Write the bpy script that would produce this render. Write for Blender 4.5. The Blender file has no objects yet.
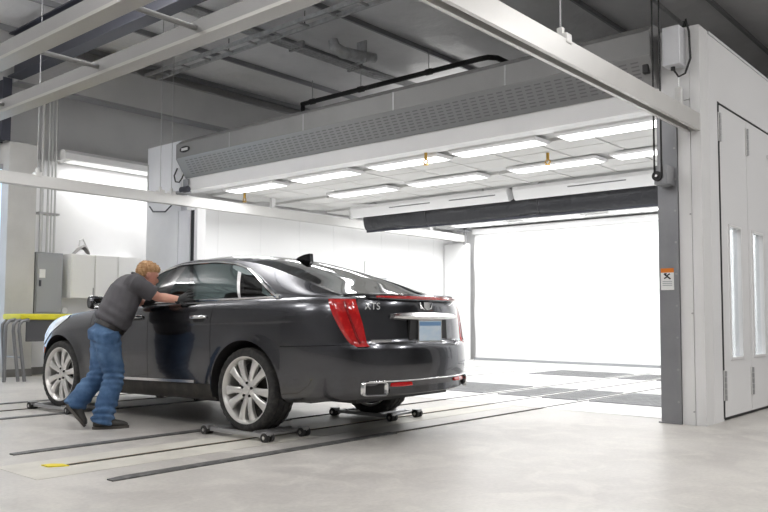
import bpy, bmesh, math, random
from mathutils import Vector, Matrix
random.seed(7)
PI = math.pi
sc = bpy.context.scene
COL = sc.collection

# ------------------------------------------------------------------ camera, world, lights, exposure
CAM_H = 0.95
YAW, PITCH, ROLL, FPX, CY = 0.7154, 0.0599, 0.0038, 786.5, 270.6
cd = bpy.data.cameras.new('camera')
cam = bpy.data.objects.new('camera', cd)
COL.objects.link(cam)
sc.camera = cam
cd.sensor_fit = 'HORIZONTAL'
cd.sensor_width = 36.0
cd.lens = FPX / 768.0 * 36.0
cd.shift_y = (CY - 256.0) / 768.0
cd.clip_start = 0.05
cd.clip_end = 200


def cam_axes():
    cp, sp, cr, sr = math.cos(PITCH), math.sin(PITCH), math.cos(ROLL), math.sin(ROLL)
    P = Matrix(((1, 0, 0), (0, cp, sp), (0, -sp, cp)))
    Q = Matrix(((cr, -sr, 0), (sr, cr, 0), (0, 0, 1)))
    T = Q @ P
    a = T @ Vector((math.sin(YAW), 0, math.cos(YAW)))
    b = T @ Vector((-math.cos(YAW), 0, math.sin(YAW)))
    z = T @ Vector((0, -1, 0))
    return Matrix((a, b, z))      # rows: world axes in (right, down, forward)


MW = cam_axes()
right, down, fwd = MW.col[0], MW.col[1], MW.col[2]
cam.matrix_world = Matrix((
    (right[0], -down[0], -fwd[0], 0.0),
    (right[1], -down[1], -fwd[1], 0.0),
    (right[2], -down[2], -fwd[2], CAM_H),
    (0, 0, 0, 1)))

w = bpy.data.worlds.new('world')
sc.world = w
w.use_nodes = True
w.node_tree.nodes['Background'].inputs[0].default_value = (0.80, 0.88, 1.0, 1)
w.node_tree.nodes['Background'].inputs[1].default_value = 0.25

vs_ = sc.view_settings
vs_.view_transform = 'Standard'
vs_.look = 'None'
vs_.gamma = 1.0
vs_.use_curve_mapping = False
vs_.exposure = 0.0


def area(name, loc, sx, sy, power, color=(1, 1, 1), rot=(0, 0, 0)):
    l = bpy.data.lights.new(name, 'AREA')
    l.shape = 'RECTANGLE'
    l.size, l.size_y, l.energy, l.color = sx, sy, power, color
    o = bpy.data.objects.new(name, l)
    o.location = loc
    o.rotation_euler = rot
    COL.objects.link(o)
    return o


# unseen overhead shop lamps; the last three are added to brighten the roof
for (lx, ly, pd, pu) in ((-3.0, 2.0, 52, 60), (-3.0, 7.0, 52, 80), (0.6, -1.6, 60, 40), (-0.6, 3.2, 50, 60), (-0.4, 8.0, 52, 80), (4.4, -1.6, 85, 14), (5.2, 0.4, 55, 10),
                         (9.4, -1.4, 190, 6), (2.4, 11.4, 55, 80), (4.9, 4.9, 25, 60), (4.6, 8.4, 25, 85), (12.9, 9.6, 20, 16)):
    area('overhead_lamp', (lx, ly, 4.92), 0.45, 1.5, pd, (1.0, 0.985, 0.965))
    area('roof_fill_uplight', (lx, ly, 4.97), 0.45, 1.5, pu, (1.0, 0.985, 0.965), (math.pi, 0, 0))  # extra upward light, added to brighten the roof
# lamps of the booth, just under its ceiling panels
for (lx, ly, p) in [(7.95, y, 15) for y in (9.6, 8.05, 6.5, 5.1, 3.65)] + [(9.35, y, 16) for y in (8.6, 6.9, 5.1, 3.6)] + [(12.2, y, 24) for y in (9.6, 7.8, 5.9, 4.0)] + [(14.2, y, 24) for y in (9.6, 7.8, 5.9, 4.0)]:
    area('booth_lamp', (lx, ly, 2.962), 0.26, 1.15, p, (1.0, 1.0, 1.0))


# ------------------------------------------------------------------ materials
def mat(name, col, rough=0.5, metal=0.0, noise=None, bump=None, coat=0.0, emit=None, spec=0.5, trans=0.0, rvar=None):
    """noise = (scale, colour2, low, high[, stretch]); bump = (scale, strength, distance)"""
    m = bpy.data.materials.new(name)
    m.use_nodes = True
    nt = m.node_tree
    b = nt.nodes['Principled BSDF']
    b.inputs['Base Color'].default_value = (*col, 1)
    b.inputs['Roughness'].default_value = rough
    b.inputs['Metallic'].default_value = metal
    b.inputs['Specular IOR Level'].default_value = spec
    b.inputs['Coat Weight'].default_value = coat
    b.inputs['Coat Roughness'].default_value = 0.04
    b.inputs['Transmission Weight'].default_value = trans
    tc = nt.nodes.new('ShaderNodeTexCoord')
    src = tc.outputs['Object']
    if noise:
        mp = nt.nodes.new('ShaderNodeMapping')
        st = noise[4] if len(noise) > 4 else (1, 1, 1)
        mp.inputs['Scale'].default_value = st
        nt.links.new(src, mp.inputs[0])
        n = nt.nodes.new('ShaderNodeTexNoise')
        n.inputs['Scale'].default_value = noise[0]
        n.inputs['Detail'].default_value = 6
        n.inputs['Roughness'].default_value = 0.6
        nt.links.new(mp.outputs[0], n.inputs['Vector'])
        r = nt.nodes.new('ShaderNodeMapRange')
        r.inputs[1].default_value, r.inputs[2].default_value = noise[2], noise[3]
        nt.links.new(n.outputs['Fac'], r.inputs[0])
        mx = nt.nodes.new('ShaderNodeMix')
        mx.data_type = 'RGBA'
        mx.inputs[6].default_value = (*col, 1)
        mx.inputs[7].default_value = (*noise[1], 1)
        nt.links.new(r.outputs[0], mx.inputs[0])
        nt.links.new(mx.outputs[2], b.inputs['Base Color'])
        if rvar:
            rr = nt.nodes.new('ShaderNodeMapRange')
            rr.inputs[3].default_value, rr.inputs[4].default_value = rvar
            nt.links.new(n.outputs['Fac'], rr.inputs[0])
            nt.links.new(rr.outputs[0], b.inputs['Roughness'])
    if bump:
        n2 = nt.nodes.new('ShaderNodeTexNoise')
        n2.inputs['Scale'].default_value = bump[0]
        n2.inputs['Detail'].default_value = 4
        nt.links.new(src, n2.inputs['Vector'])
        bp = nt.nodes.new('ShaderNodeBump')
        bp.inputs['Strength'].default_value = bump[1]
        bp.inputs['Distance'].default_value = bump[2]
        nt.links.new(n2.outputs['Fac'], bp.inputs['Height'])
        nt.links.new(bp.outputs[0], b.inputs['Normal'])
    if emit:
        b.inputs['Emission Color'].default_value = (*emit[0], 1)
        b.inputs['Emission Strength'].default_value = emit[1]
    return m


def concrete_mat():
    m = mat('concrete_floor', (0.47, 0.455, 0.43), 0.38, spec=0.4)
    nt = m.node_tree
    b = nt.nodes['Principled BSDF']
    tc = nt.nodes.new('ShaderNodeTexCoord')
    cols = [(0.55, 0.53, 0.50), (0.42, 0.40, 0.38), (0.62, 0.60, 0.56)]
    n1 = nt.nodes.new('ShaderNodeTexNoise'); n1.inputs['Scale'].default_value = 0.7; n1.inputs['Detail'].default_value = 8; n1.inputs['Roughness'].default_value = 0.62
    n2 = nt.nodes.new('ShaderNodeTexNoise'); n2.inputs['Scale'].default_value = 3.1; n2.inputs['Detail'].default_value = 8; n2.inputs['Distortion'].default_value = 1.2
    n3 = nt.nodes.new('ShaderNodeTexNoise'); n3.inputs['Scale'].default_value = 40; n3.inputs['Detail'].default_value = 4
    for n in (n1, n2, n3):
        nt.links.new(tc.outputs['Object'], n.inputs['Vector'])
    r1 = nt.nodes.new('ShaderNodeMapRange'); r1.inputs[1].default_value = 0.38; r1.inputs[2].default_value = 0.64
    r2 = nt.nodes.new('ShaderNodeMapRange'); r2.inputs[1].default_value = 0.46; r2.inputs[2].default_value = 0.66; r2.inputs[4].default_value = 0.55
    r3 = nt.nodes.new('ShaderNodeMapRange'); r3.inputs[1].default_value = 0.3; r3.inputs[2].default_value = 0.7; r3.inputs[3].default_value = 0.93; r3.inputs[4].default_value = 1.05
    nt.links.new(n1.outputs['Fac'], r1.inputs[0]); nt.links.new(n2.outputs['Fac'], r2.inputs[0]); nt.links.new(n3.outputs['Fac'], r3.inputs[0])
    a = nt.nodes.new('ShaderNodeMix'); a.data_type = 'RGBA'; a.inputs[6].default_value = (*cols[1], 1); a.inputs[7].default_value = (*cols[0], 1)
    nt.links.new(r1.outputs[0], a.inputs[0])
    c = nt.nodes.new('ShaderNodeMix'); c.data_type = 'RGBA'; c.inputs[7].default_value = (*cols[2], 1)
    nt.links.new(r2.outputs[0], c.inputs[0]); nt.links.new(a.outputs[2], c.inputs[6])
    v = nt.nodes.new('ShaderNodeVectorMath'); v.operation = 'SCALE'
    nt.links.new(c.outputs[2], v.inputs[0]); nt.links.new(r3.outputs[0], v.inputs['Scale'])
    nt.links.new(v.outputs[0], b.inputs['Base Color'])
    rr = nt.nodes.new('ShaderNodeMapRange'); rr.inputs[3].default_value = 0.28; rr.inputs[4].default_value = 0.5
    nt.links.new(n2.outputs['Fac'], rr.inputs[0]); nt.links.new(rr.outputs[0], b.inputs['Roughness'])
    bp = nt.nodes.new('ShaderNodeBump'); bp.inputs['Strength'].default_value = 0.06; bp.inputs['Distance'].default_value = 0.01
    nt.links.new(n3.outputs['Fac'], bp.inputs['Height']); nt.links.new(bp.outputs[0], b.inputs['Normal'])
    return m


def paint_mat():
    """dark grey metallic car paint, dust thicker on the lower panels"""
    m = mat('car_paint', (0.088, 0.090, 0.100), 0.24, 1.0, coat=0.8)
    nt = m.node_tree
    b = nt.nodes['Principled BSDF']
    tc = nt.nodes.new('ShaderNodeTexCoord')
    n = nt.nodes.new('ShaderNodeTexNoise'); n.inputs['Scale'].default_value = 7; n.inputs['Detail'].default_value = 8; n.inputs['Roughness'].default_value = 0.7
    nt.links.new(tc.outputs['Object'], n.inputs['Vector'])
    sp = nt.nodes.new('ShaderNodeSeparateXYZ'); nt.links.new(tc.outputs['Object'], sp.inputs[0])
    h = nt.nodes.new('ShaderNodeMapRange'); h.inputs[1].default_value = 0.75; h.inputs[2].default_value = 0.25; h.inputs[3].default_value = -0.18; h.inputs[4].default_value = 0.22
    nt.links.new(sp.outputs['Z'], h.inputs[0])
    ad = nt.nodes.new('ShaderNodeMath'); ad.operation = 'ADD'
    nt.links.new(h.outputs[0], ad.inputs[0]); nt.links.new(n.outputs['Fac'], ad.inputs[1])
    r = nt.nodes.new('ShaderNodeMapRange'); r.inputs[1].default_value = 0.45; r.inputs[2].default_value = 0.95; r.inputs[4].default_value = 0.6
    nt.links.new(ad.outputs[0], r.inputs[0])
    mx = nt.nodes.new('ShaderNodeMix'); mx.data_type = 'RGBA'
    mx.inputs[6].default_value = (0.088, 0.090, 0.100, 1); mx.inputs[7].default_value = (0.115, 0.11, 0.102, 1)
    nt.links.new(r.outputs[0], mx.inputs[0]); nt.links.new(mx.outputs[2], b.inputs['Base Color'])
    cw = nt.nodes.new('ShaderNodeMapRange'); cw.inputs[3].default_value = 0.9; cw.inputs[4].default_value = 0.25; cw.inputs[2].default_value = 0.6
    nt.links.new(r.outputs[0], cw.inputs[0]); nt.links.new(cw.outputs[0], b.inputs['Coat Weight'])
    return m


def glass_mat(name, tint, refl_rough=0.02, mixf=0.0, ior=1.5):
    """thin pane: see-through tint with a mirror-like surface reflection"""
    m = bpy.data.materials.new(name)
    m.use_nodes = True
    nt = m.node_tree
    nt.nodes.clear()
    o = nt.nodes.new('ShaderNodeOutputMaterial')
    t = nt.nodes.new('ShaderNodeBsdfTransparent'); t.inputs[0].default_value = (*tint, 1)
    g = nt.nodes.new('ShaderNodeBsdfGlossy'); g.inputs['Roughness'].default_value = refl_rough
    lw = nt.nodes.new('ShaderNodeLayerWeight'); lw.inputs['Blend'].default_value = 0.5
    pw = nt.nodes.new('ShaderNodeMath'); pw.operation = 'POWER'; pw.inputs[1].default_value = 5.0
    f0 = ((ior - 1) / (ior + 1)) ** 2
    f = nt.nodes.new('ShaderNodeMath'); f.operation = 'MULTIPLY_ADD'; f.inputs[1].default_value = 1 - f0; f.inputs[2].default_value = f0
    nt.links.new(lw.outputs['Facing'], pw.inputs[0]); nt.links.new(pw.outputs[0], f.inputs[0])
    mx = nt.nodes.new('ShaderNodeMixShader')
    nt.links.new(f.outputs[0], mx.inputs[0]); nt.links.new(t.outputs[0], mx.inputs[1]); nt.links.new(g.outputs[0], mx.inputs[2])
    nt.links.new(mx.outputs[0], o.inputs[0])
    return m


MAT = {}
def D(key, *a, **k):
    MAT[key] = mat(key, *a, **k)

MAT['concrete'] = concrete_mat()
MAT['paint'] = paint_mat()
D('infill', (0.62, 0.60, 0.54), 0.45, noise=(3, (0.52, 0.50, 0.45), 0.4, 0.65))
D('booth_floor_lit', (0.74, 0.74, 0.73), 0.4, noise=(1.2, (0.62, 0.62, 0.61), 0.42, 0.7))  # concrete painted whiter to carry the brightness of the booth lamps
D('plate_steel', (0.11, 0.11, 0.11), 0.5, 0.5, noise=(14, (0.22, 0.215, 0.21), 0.45, 0.7))
D('channel', (0.045, 0.04, 0.032), 0.6, 0.3, noise=(10, (0.12, 0.10, 0.07), 0.45, 0.7))
D('yellow_paint', (0.80, 0.66, 0.02), 0.5, noise=(18, (0.6, 0.5, 0.08), 0.5, 0.7))
D('yellow_plastic', (0.72, 0.66, 0.015), 0.45, noise=(6, (0.62, 0.56, 0.02), 0.4, 0.7))
D('wall_grey', (0.60, 0.60, 0.60), 0.75, noise=(0.8, (0.54, 0.54, 0.545), 0.4, 0.65))
D('wall_far', (0.30, 0.30, 0.305), 0.8, noise=(0.8, (0.26, 0.26, 0.265), 0.4, 0.65))
D('wall_white', (0.80, 0.80, 0.80), 0.7, noise=(0.9, (0.76, 0.76, 0.76), 0.4, 0.65))
D('pillar', (0.56, 0.555, 0.54), 0.75, noise=(2, (0.50, 0.495, 0.48), 0.4, 0.65))
D('base_dark', (0.17, 0.165, 0.155), 0.7)
D('booth_white', (0.80, 0.80, 0.80), 0.32, noise=(0.7, (0.75, 0.75, 0.76), 0.4, 0.7))
D('booth_white_gloss', (0.84, 0.84, 0.85), 0.2)
D('booth_inner', (0.88, 0.88, 0.88), 0.35)
D('booth_grey', (0.70, 0.71, 0.74), 0.4, 0.0, noise=(1.5, (0.64, 0.65, 0.68), 0.4, 0.7))
D('column_grey', (0.32, 0.325, 0.34), 0.4, 0.5, noise=(2.5, (0.27, 0.275, 0.29), 0.4, 0.7))
D('hood_band', (0.24, 0.24, 0.24), 0.45, 0.2, noise=(1.0, (0.20, 0.20, 0.20), 0.4, 0.7))
D('hood_slope', (0.34, 0.345, 0.35), 0.36, 0.5)
D('slot_dark', (0.19, 0.19, 0.195), 0.6)
D('panel_frame', (0.66, 0.66, 0.65), 0.5)
D('filter', (0.70, 0.695, 0.68), 0.85, bump=(60, 0.3, 0.01))
D('lamp', (0.95, 0.95, 0.95), 0.4, emit=((1, 1, 1), 3.0))
D('lamp_soft', (0.9, 0.9, 0.9), 0.4, emit=((1, 1, 1), 0.4))
D('curtain_white', (0.92, 0.92, 0.92), 0.6)
D('curtain_black', (0.030, 0.031, 0.036), 0.38, bump=(9, 0.6, 0.03))
D('brass', (0.55, 0.34, 0.08), 0.35, 0.9)
D('roof_vinyl', (0.80, 0.80, 0.81), 0.35, noise=(0.6, (0.68, 0.68, 0.69), 0.4, 0.66), bump=(2.2, 0.6, 0.08))
D('purlin', (0.34, 0.345, 0.36), 0.5, 0.2)
D('steel_grey', (0.42, 0.42, 0.43), 0.45, 0.5)
D('steel_dark', (0.045, 0.048, 0.065), 0.5, 0.2)
D('galv', (0.60, 0.61, 0.62), 0.32, 0.5, noise=(9, (0.46, 0.47, 0.48), 0.4, 0.65))
D('grate_steel', (0.36, 0.365, 0.37), 0.45, 0.3, noise=(6, (0.28, 0.285, 0.29), 0.4, 0.65))
D('grate_pan', (0.15, 0.15, 0.155), 0.6)
D('black', (0.012, 0.012, 0.013), 0.5)
D('black_gloss', (0.01, 0.01, 0.012), 0.12)
D('rubber', (0.022, 0.022, 0.023), 0.75, noise=(25, (0.06, 0.055, 0.05), 0.45, 0.75))
D('rail_white', (0.66, 0.655, 0.64), 0.35, 0.15, noise=(1.2, (0.60, 0.59, 0.575), 0.4, 0.7))
D('rail_grey', (0.24, 0.24, 0.238), 0.4, 0.1, noise=(1.2, (0.21, 0.21, 0.208), 0.4, 0.7))
D('rail_lip', (0.36, 0.35, 0.33), 0.35, 0.2)
D('chrome', (0.82, 0.83, 0.84), 0.10, 1.0)
D('satin_chrome', (0.78, 0.78, 0.78), 0.25, 1.0)
D('badge_silver', (0.74, 0.75, 0.76), 0.4)
D('sill_dark', (0.020, 0.018, 0.015), 0.6, noise=(9, (0.05, 0.043, 0.034), 0.45, 0.75))
D('alloy', (0.76, 0.75, 0.73), 0.30, 0.7)
D('alloy_dark', (0.05, 0.048, 0.046), 0.5, 0.5)
D('plastic_black', (0.02, 0.02, 0.021), 0.55)
D('cabin', (0.014, 0.014, 0.015), 0.8)
D('seat_leather', (0.03, 0.03, 0.032), 0.5)
D('tail_red', (0.46, 0.006, 0.008), 0.08, coat=1.0, noise=(30, (0.62, 0.02, 0.015), 0.5, 0.65))
D('tail_dark', (0.22, 0.002, 0.004), 0.1, coat=1.0)
D('amber', (0.75, 0.16, 0.02), 0.15, coat=1.0)
D('head_lamp', (0.86, 0.90, 0.94), 0.12, 0.0, coat=1.0)
D('plate_white', (0.62, 0.70, 0.78), 0.4, noise=(5, (0.42, 0.58, 0.74), 0.35, 0.7, (1, 1, 3)))
D('plate_blue', (0.16, 0.30, 0.52), 0.4)
D('skin', (0.60, 0.33, 0.24), 0.5, noise=(8, (0.64, 0.28, 0.21), 0.4, 0.7))
D('hair', (0.38, 0.20, 0.085), 0.6, noise=(40, (0.55, 0.34, 0.17), 0.4, 0.65), bump=(90, 0.6, 0.006))
D('shirt', (0.098, 0.094, 0.104), 0.85, noise=(6, (0.076, 0.073, 0.082), 0.4, 0.7), bump=(160, 0.15, 0.002))
D('denim', (0.040, 0.095, 0.20), 0.85, noise=(5.5, (0.12, 0.22, 0.38), 0.42, 0.68), bump=(120, 0.2, 0.002))
D('shoe', (0.045, 0.042, 0.038), 0.6)
D('sole', (0.10, 0.09, 0.08), 0.7)
D('glove', (0.020, 0.021, 0.023), 0.5)
D('leather', (0.015, 0.013, 0.012), 0.5)
D('cabinet_white', (0.88, 0.88, 0.87), 0.4)
D('panel_grey', (0.36, 0.37, 0.385), 0.45, 0.2)
D('pipe_grey', (0.50, 0.50, 0.495), 0.45, 0.2)
D('leg_tube', (0.20, 0.20, 0.205), 0.35, 0.5)
D('tube_steel', (0.40, 0.40, 0.41), 0.35, 0.6)
D('fabric_dark', (0.075, 0.075, 0.08), 0.8)
D('sign_white', (0.85, 0.85, 0.84), 0.5)
D('sign_orange', (0.78, 0.22, 0.02), 0.5)
D('sky_glass', (0.55, 0.68, 0.85), 0.3, emit=((0.62, 0.78, 1.0), 0.75))
D('bag', (0.28, 0.27, 0.26), 0.8)
MAT['car_glass'] = glass_mat('car_glass', (0.26, 0.30, 0.30), ior=1.45)
MAT['rear_glass'] = glass_mat('rear_glass', (0.14, 0.155, 0.155), ior=1.7)
MAT['pane'] = glass_mat('pane', (0.95, 0.97, 0.98), ior=1.3)


# ------------------------------------------------------------------ mesh helpers
class MB:
    def __init__(s):
        s.v, s.f = [], []

    def add(s, vs, fs):
        o = len(s.v)
        s.v += [tuple(p) for p in vs]
        s.f += [tuple(o + i for i in f) for f in fs]
        return s

    def box(s, x0, x1, y0, y1, z0, z1):
        x0, x1 = min(x0, x1), max(x0, x1); y0, y1 = min(y0, y1), max(y0, y1); z0, z1 = min(z0, z1), max(z0, z1)
        return s.add([(x0, y0, z0), (x1, y0, z0), (x1, y1, z0), (x0, y1, z0), (x0, y0, z1), (x1, y0, z1), (x1, y1, z1), (x0, y1, z1)],
                     [(3, 2, 1, 0), (4, 5, 6, 7), (0, 1, 5, 4), (1, 2, 6, 5), (2, 3, 7, 6), (3, 0, 4, 7)])

    def rbox(s, x0, x1, y0, y1, z0, z1, r=0.01):
        """box with chamfered edges"""
        bm = bmesh.new()
        bmesh.ops.create_cube(bm, size=1)
        for v in bm.verts:
            v.co = Vector(((x0 + x1) / 2 + v.co.x * (x1 - x0), (y0 + y1) / 2 + v.co.y * (y1 - y0), (z0 + z1) / 2 + v.co.z * (z1 - z0)))
        bmesh.ops.bevel(bm, geom=list(bm.edges), offset=r, segments=2, profile=0.6, affect='EDGES')
        bm.verts.index_update()
        s.add([v.co[:] for v in bm.verts], [[v.index for v in f.verts] for f in bm.faces])
        bm.free()
        return s

    def prism(s, poly, axis, a, b):
        """poly: 2-d points in the two other axes (cyclic order), extruded a..b along axis"""
        n = len(poly)
        def P(p, t):
            if axis == 'x': return (t, p[0], p[1])
            if axis == 'y': return (p[0], t, p[1])
            return (p[0], p[1], t)
        vs = [P(p, a) for p in poly] + [P(p, b) for p in poly]
        fs = [tuple(range(n))[::-1], tuple(range(n, 2 * n))] + [(i, (i + 1) % n, n + (i + 1) % n, n + i) for i in range(n)]
        return s.add(vs, fs)

    def tube(s, pts, r, seg=10, caps=True):
        pts = [Vector(p) for p in pts]
        n = len(pts)
        rs = r if isinstance(r, (list, tuple)) else [r] * n
        up = None
        base = len(s.v)
        for i in range(n):
            t = (pts[min(i + 1, n - 1)] - pts[max(i - 1, 0)]).normalized()
            if up is None:
                up = Vector((0, 0, 1)) if abs(t.z) < 0.9 else Vector((1, 0, 0))
            a = (up - t * up.dot(t)).normalized()
            up = a
            b = t.cross(a)
            for k in range(seg):
                th = 2 * PI * k / seg
                s.v.append(tuple(pts[i] + (a * math.cos(th) + b * math.sin(th)) * rs[i]))
        for i in range(n - 1):
            for k in range(seg):
                k2 = (k + 1) % seg
                s.f.append((base + i * seg + k, base + i * seg + k2, base + (i + 1) * seg + k2, base + (i + 1) * seg + k))
        if caps:
            s.f.append(tuple(base + k for k in range(seg))[::-1])
            s.f.append(tuple(base + (n - 1) * seg + k for k in range(seg)))
        return s

    def cyl(s, p0, p1, r, seg=16):
        return s.tube([p0, p1], r, seg)

    def loft(s, rings, caps=True):
        """rings: list of equal-length closed point loops"""
        n = len(rings[0])
        base = len(s.v)
        for r in rings:
            s.v += [tuple(p) for p in r]
        for i in range(len(rings) - 1):
            for k in range(n):
                k2 = (k + 1) % n
                s.f.append((base + i * n + k, base + i * n + k2, base + (i + 1) * n + k2, base + (i + 1) * n + k))
        if caps:
            s.f.append(tuple(base + k for k in range(n))[::-1])
            s.f.append(tuple(base + (len(rings) - 1) * n + k for k in range(n)))
        return s

    def body(s, secs, seg=18):
        """elliptical sections: (centre, axis_u, axis_v) with axis vectors carrying the radii"""
        rings = []
        for c, u, v in secs:
            c, u, v = Vector(c), Vector(u), Vector(v)
            rings.append([c + u * math.cos(2 * PI * k / seg) + v * math.sin(2 * PI * k / seg) for k in range(seg)])
        return s.loft(rings)

    def sphere(s, c, rx, ry, rz, nu=16, nv=10):
        vs, fs = [], []
        for j in range(nv + 1):
            ph = PI * j / nv
            for i in range(nu):
                th = 2 * PI * i / nu
                vs.append((c[0] + rx * math.sin(ph) * math.cos(th), c[1] + ry * math.sin(ph) * math.sin(th), c[2] + rz * math.cos(ph)))
        for j in range(nv):
            for i in range(nu):
                i2 = (i + 1) % nu
                fs.append((j * nu + i, (j + 1) * nu + i, (j + 1) * nu + i2, j * nu + i2))
        return s.add(vs, fs)

    def grid(s, fn, us, vs, flip=False):
        base = len(s.v)
        for u in us:
            for v in vs:
                s.v.append(tuple(fn(u, v)))
        m = len(vs)
        for i in range(len(us) - 1):
            for j in range(m - 1):
                q = (base + i * m + j, base + (i + 1) * m + j, base + (i + 1) * m + j + 1, base + i * m + j + 1)
                s.f.append(q[::-1] if flip else q)
        return s

    def xf(s, M):
        s.v = [tuple(M @ Vector(p)) for p in s.v]
        return s

    def mesh(s, name, smooth=False, weld=0.0):
        me = bpy.data.meshes.new(name)
        me.from_pydata(s.v, [], s.f)
        if weld:
            bm = bmesh.new(); bm.from_mesh(me)
            bmesh.ops.remove_doubles(bm, verts=bm.verts, dist=weld)
            bmesh.ops.dissolve_degenerate(bm, edges=bm.edges, dist=1e-5)
            bm.to_mesh(me); bm.free()
        me.validate()
        if smooth:
            me.polygons.foreach_set('use_smooth', [True] * len(me.polygons))
            if smooth != 'all':
                try:
                    me.set_sharp_from_angle(angle=math.radians(smooth if isinstance(smooth, (int, float)) and smooth > 1 else 38))
                except Exception:
                    pass
        me.update()
        return me


def obj(name, mb, m, parent=None, smooth=False, weld=0.0, mesh=None):
    me = mesh if mesh else mb.mesh(name, smooth, weld)
    if not me.materials:
        me.materials.append(MAT[m])
    o = bpy.data.objects.new(name, me)
    COL.objects.link(o)
    if parent:
        o.parent = parent
    return o


def tag(o, label, cat, group=None):
    o['label'] = label
    o['category'] = cat
    if group:
        o['group'] = group
    return o


def thing(name, label, cat, loc=(0, 0, 0), rotz=0.0, group=None):
    o = bpy.data.objects.new(name, None)
    o.empty_display_size = 0.1
    COL.objects.link(o)
    o.location = loc
    o.rotation_euler = (0, 0, rotz)
    return tag(o, label, cat, group)


def struct(name, mb, m, parent=None, smooth=False):
    o = obj(name, mb, m, parent, smooth)
    if not parent:
        o['kind'] = 'structure'
    return o


def text_mesh(txt, size, depth=0.001):
    cu = bpy.data.curves.new('t', 'FONT')
    cu.body = txt
    cu.size = size
    cu.extrude = depth
    cu.align_x = 'CENTER'
    cu.align_y = 'CENTER'
    t = bpy.data.objects.new('t', cu)
    COL.objects.link(t)
    dg = bpy.context.evaluated_depsgraph_get()
    me = bpy.data.meshes.new_from_object(t.evaluated_get(dg))
    bpy.data.objects.remove(t)
    return me


def remesh(mb, voxel, smooth_it=4, fac=0.5):
    """join overlapping closed lofts into one continuous skin"""
    me = mb.mesh('tmp')
    o = bpy.data.objects.new('tmp', me)
    COL.objects.link(o)
    r = o.modifiers.new('r', 'REMESH'); r.mode = 'VOXEL'; r.voxel_size = voxel
    if smooth_it:
        s = o.modifiers.new('s', 'SMOOTH'); s.iterations = smooth_it; s.factor = fac
    dg = bpy.context.evaluated_depsgraph_get()
    out = bpy.data.meshes.new_from_object(o.evaluated_get(dg))
    bpy.data.objects.remove(o)
    out.polygons.foreach_set('use_smooth', [True] * len(out.polygons))
    return out


# ================================================================== SETTING
FX = 7.2            # front plane of the booth
floor_ = struct('floor', MB().box(-6, 21, -6, 13.2, -0.2, 0), 'concrete')
struct('wall_left', MB().box(-6, 21, 12.9, 13.1, 0, 5.8), 'wall_grey')
struct('wall_right', MB().box(-6, 21, -6.2, -6, 0, 5.8), 'wall_far')
struct('wall_front', MB().box(-6.2, -6, -6, 13.1, 0, 5.8), 'wall_far')
struct('wall_back', MB().box(20.8, 21, -6, 13.1, 0, 5.8), 'steel_dark')
struct('baseboard_left', MB().box(5.86, 9, 12.86, 12.9, 0, 0.12), 'base_dark')
pil = struct('trim_1', MB().box(5.40, 5.85, 12.55, 12.9, 0, 3.72), 'pillar')
obj('pillar_base', MB().box(5.395, 5.855, 12.53, 12.55, 0, 0.12), 'base_dark', pil)
# lower wall lining, painted white up to a ledge
lin = struct('trim_2', MB().box(5.98, 10.5, 12.84, 12.9, 0.12, 3.56), 'wall_white')
# bright window strip at the far left
wn = struct('window_1', MB().box(3.2, 5.40, 12.80, 12.86, 0.25, 3.3), 'sky_glass')
fr = MB()
for a, b in ((3.12, 3.2), (4.25, 4.32)):
    fr.box(a, b, 12.76, 12.9, 0.2, 3.38)
fr.box(3.12, 5.40, 12.76, 12.9, 3.3, 3.38).box(3.12, 5.40, 12.76, 12.9, 0.17, 0.25)
obj('window_frame', fr, 'panel_grey', wn)

# roof: facing sheets sagging between purlins
ceil = struct('ceiling', MB().box(-6, 21, -6, 13.1, 5.72, 5.85), 'roof_vinyl')
purl_y = [-5.2 + 1.5 * k for k in range(13)]
for i, py in enumerate(purl_y[:-1]):
    y0, y1 = py, purl_y[i + 1]
    def sag(u, v, y0=y0, y1=y1):
        k = 4 * v * (1 - v)
        return (u, y0 + (y1 - y0) * v, 5.66 - 0.07 * k - 0.025 * math.sin(u * 4.1 + y0 * 3) * k - 0.012 * math.sin(u * 9.7 + y0) * k)
    us = [-6 + 27 * t / 90 for t in range(91)] if y1 > 1 else [-6, 21]
    obj('insulation_sheet', MB().grid(sag, us, [t / 8 for t in range(9)]), 'roof_vinyl', ceil, smooth='all')
for py in purl_y:
    obj('purlin', MB().prism([(py, 5.68), (py, 5.56), (py - 0.04, 5.56), (py - 0.04, 5.572), (py - 0.012, 5.575), (py - 0.012, 5.68)], 'x', -6, 21), 'purlin', ceil)
def hbeam(name, label, x, z0, z1, y0, y1, m):
    t = thing(name, label, 'beam', (x, y0, z0))
    L = y1 - y0
    obj('web', MB().box(-0.012, 0.012, 0, L, 0.02, z1 - z0 - 0.02), m, t)
    obj('flange', MB().box(-0.11, 0.11, 0, L, 0, 0.02), m, t)
    obj('flange', MB().box(-0.11, 0.11, 0, L, z1 - z0 - 0.02, z1 - z0), m, t)
    return t
hbeam('roof_girder', 'dark navy steel roof girder above the twin crane rails', 5.42, 4.72, 5.43, -5.9, 12.5, 'steel_dark')
hbeam('roof_girder', 'dark steel roof girder far behind the booth side wall', 17.2, 4.6, 5.43, -5.9, 12.8, 'steel_dark')
t = thing('steel_column', 'black steel column above the pillar by the left window', 'column', (5.33, 12.68, 3.722))
obj('web', MB().box(-0.01, 0.01, -0.13, 0.13, 0, 1.0), 'steel_dark', t)
obj('flange', MB().box(-0.07, 0.07, -0.15, -0.13, 0, 1.0), 'steel_dark', t)
obj('flange', MB().box(-0.07, 0.07, 0.13, 0.15, 0, 1.0), 'steel_dark', t)
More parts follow.
